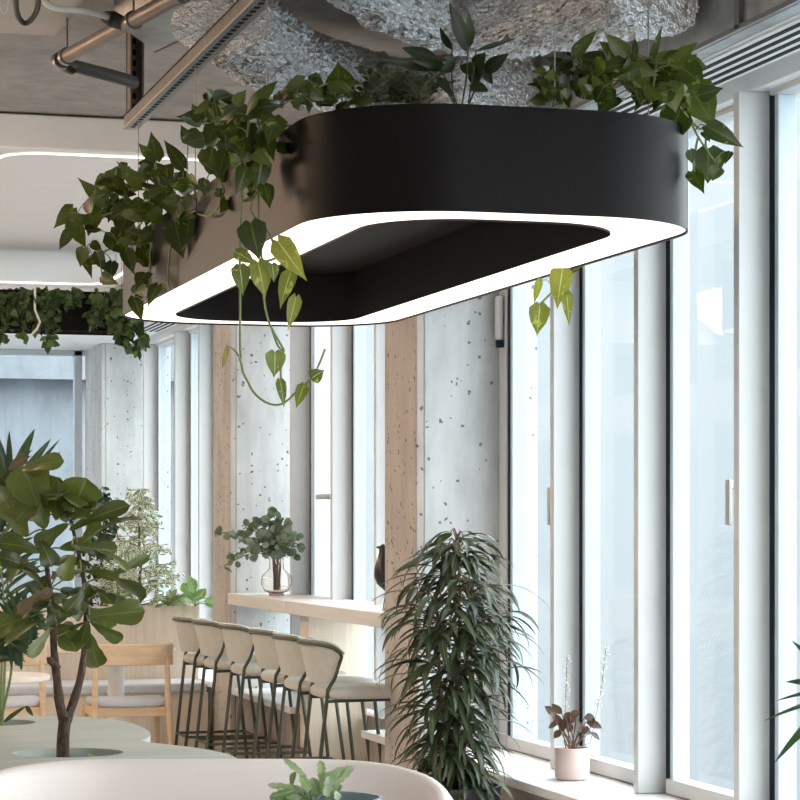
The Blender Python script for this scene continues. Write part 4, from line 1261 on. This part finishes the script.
for (bx, by, tx, ty, wd) in [(452, 534, 431, 546, 7), (452, 545, 394, 572, 6), (455, 540, 500, 543, 3), (458, 537, 478, 548, 4), (452, 553, 442, 592, 8), (462, 560, 480, 585, 7)]:
    leaf_px(fm, (bx, by), (tx, ty), wd, 9.5+jit(.05), 'strap', jit(.08), .7, .4, .3, 3, 8, .25)
wb(sm, 'stems', M['brownstem'], root); wb(fm, 'foliage', M['alii'], root, angle=70)
wb(MB().tube([fb+V((.012, -.01, 0)), fb+V((.012, -.01, hh*.99))], .006, 8), 'support_cane', M['cane'], root)

# ------------------------------------------------------------------ sill plants
# place along the sill at the column of view px 572
k_ = (572-400)/F
yy = (CS*3.262-k_*SN*3.262)/(SN+k_*CS); pc = V((3.262, yy, .4575))
r = wthing('plant_pot', 'blush pink ceramic pot on the white window sill', 'plant pot', tuple(pc))
wb(MB().lathe([(0, 0), (.058, 0), (.066, .006), (.069, .02), (.070, .125), (.068, .128), (.064, .125), (.062, .10), (0, .10)], pc, 40), 'vessel', M['pink'], r)
wb(MB().lathe([(.0625, .112), (0, .114)], pc, 24), 'soil', M['soil'], r)
Zs = pc.dot(FWD)
hb = pc+V((0, 0, .113))
root = wthing('heuchera_plant', 'maroon leaved plant with two white flower spikes in the blush pot', 'plant', tuple(hb))
sm, fm = MB(), MB()
for (bx, by, tx, ty, wd) in [(556, 716, 545, 706, 7), (560, 722, 548, 728, 7), (562, 714, 552, 704, 7), (566, 718, 560, 732, 8), (570, 716, 580, 712, 7), (576, 718, 566, 724, 7), (586, 722, 602, 728, 8), (584, 718, 594, 716, 7),
                           (590, 732, 600, 740, 6), (580, 728, 592, 734, 7), (562, 730, 554, 738, 7), (570, 712, 564, 720, 6), (556, 714, 560, 726, 8), (588, 726, 582, 734, 6), (576, 722, 582, 732, 8), (566, 722, 572, 732, 7), (550, 712, 556, 720, 7), (594, 724, 588, 716, 7)]:
    Z = Zs+jit(.05)
    B = leaf_px(fm, (bx, by), (tx, ty), wd, Z, 'oval', jit(.03), .5, .5, .5, 5, 6)
    sm.tube([hb+V((jit(.02), jit(.02), 0)), hb.lerp(B, .6)+V((0, 0, .005)), B], .0022, 5)
for path in ([(564, 745), (565, 715), (566, 690), (567, 658)], [(590, 745), (596, 715), (601, 690), (606, 648)]):
    P = poly_sample([at(x, y, Zs) for x, y in path], 8)
    P[0] = hb
    sm.tube(P, .0013, 5)
    fl = MB()
    for i in range(11, len(P)):
        for q in range(3):
            p = P[i]+V((jit(.014), jit(.014), jit(.008)))
            sm.tube([P[i], p], .0005, 3)
            fl.lathe([(0, -.005), (.0045, 0), (0, .005)], p, 5)
    wb(fl, 'flower_spike', M['flower'], root)
wb(sm, 'stems', M['brownstem'], root); wb(fm, 'foliage', M['maroon'], root)

# dracaena reaching in from outside the frame
k_ = (838-400)/F
yy = (CS*3.2-k_*SN*3.2)/(SN+k_*CS); dp = V((3.2, yy, .4575)); Zd = dp.dot(FWD)
r = wthing('plant_pot', 'white pot on the window sill under the dark dracaena', 'plant pot', tuple(dp))
wb(MB().lathe([(0, 0), (.07, 0), (.085, .14), (.078, .14), (.07, .12), (0, .12)], dp, 32), 'vessel', M['white'], r)
root = wthing('dracaena_plant', 'dark arching dracaena leaves at the window beside the view edge', 'plant', tuple(dp+V((0, 0, .12))))
sm, fm = MB(), MB()
c0 = dp+V((0, 0, .12)); c1 = at(838, 700, Zd)
sm.tube([c0, c0.lerp(c1, .5)+V((.01, 0, 0)), c1], .009, 8)
for (bx, by, tx, ty, wd) in [(836, 690, 786, 681, 9), (838, 696, 764, 720, 4), (836, 700, 774, 762, 8), (838, 690, 776, 700, 4), (838, 690, 792, 640, 8), (840, 690, 880, 640, 8), (840, 695, 900, 690, 8), (840, 700, 890, 740, 8), (838, 686, 850, 620, 8), (838, 696, 800, 745, 6)]:
    leaf_px(fm, (bx, by), (tx, ty), wd, Zd-.05+jit(.05), 'strap', -abs(jit(.08)), .9, .5, .3, 3, 10, .3)
wb(sm, 'stems', M['brownstem'], root); wb(fm, 'foliage', M['palmleaf'], root, angle=70)

# white opener by the first column
r = wthing('window_opener', 'small white window opener fixed beside the concrete column under the planter lamp', 'window opener', tuple(at(506, 315, 10.75)))
p = at(506.5, 315, 10.78)
wb(MB().box(3.395, 3.425, 10.36, 10.41, p.z-.10, p.z+.10), 'casing', M['frame'], r, bevel=.012, seg=3)
wb(MB().box(3.40, 3.43, 10.37, 10.40, p.z-.135, p.z-.102), 'bracket', M['gasket'], r)
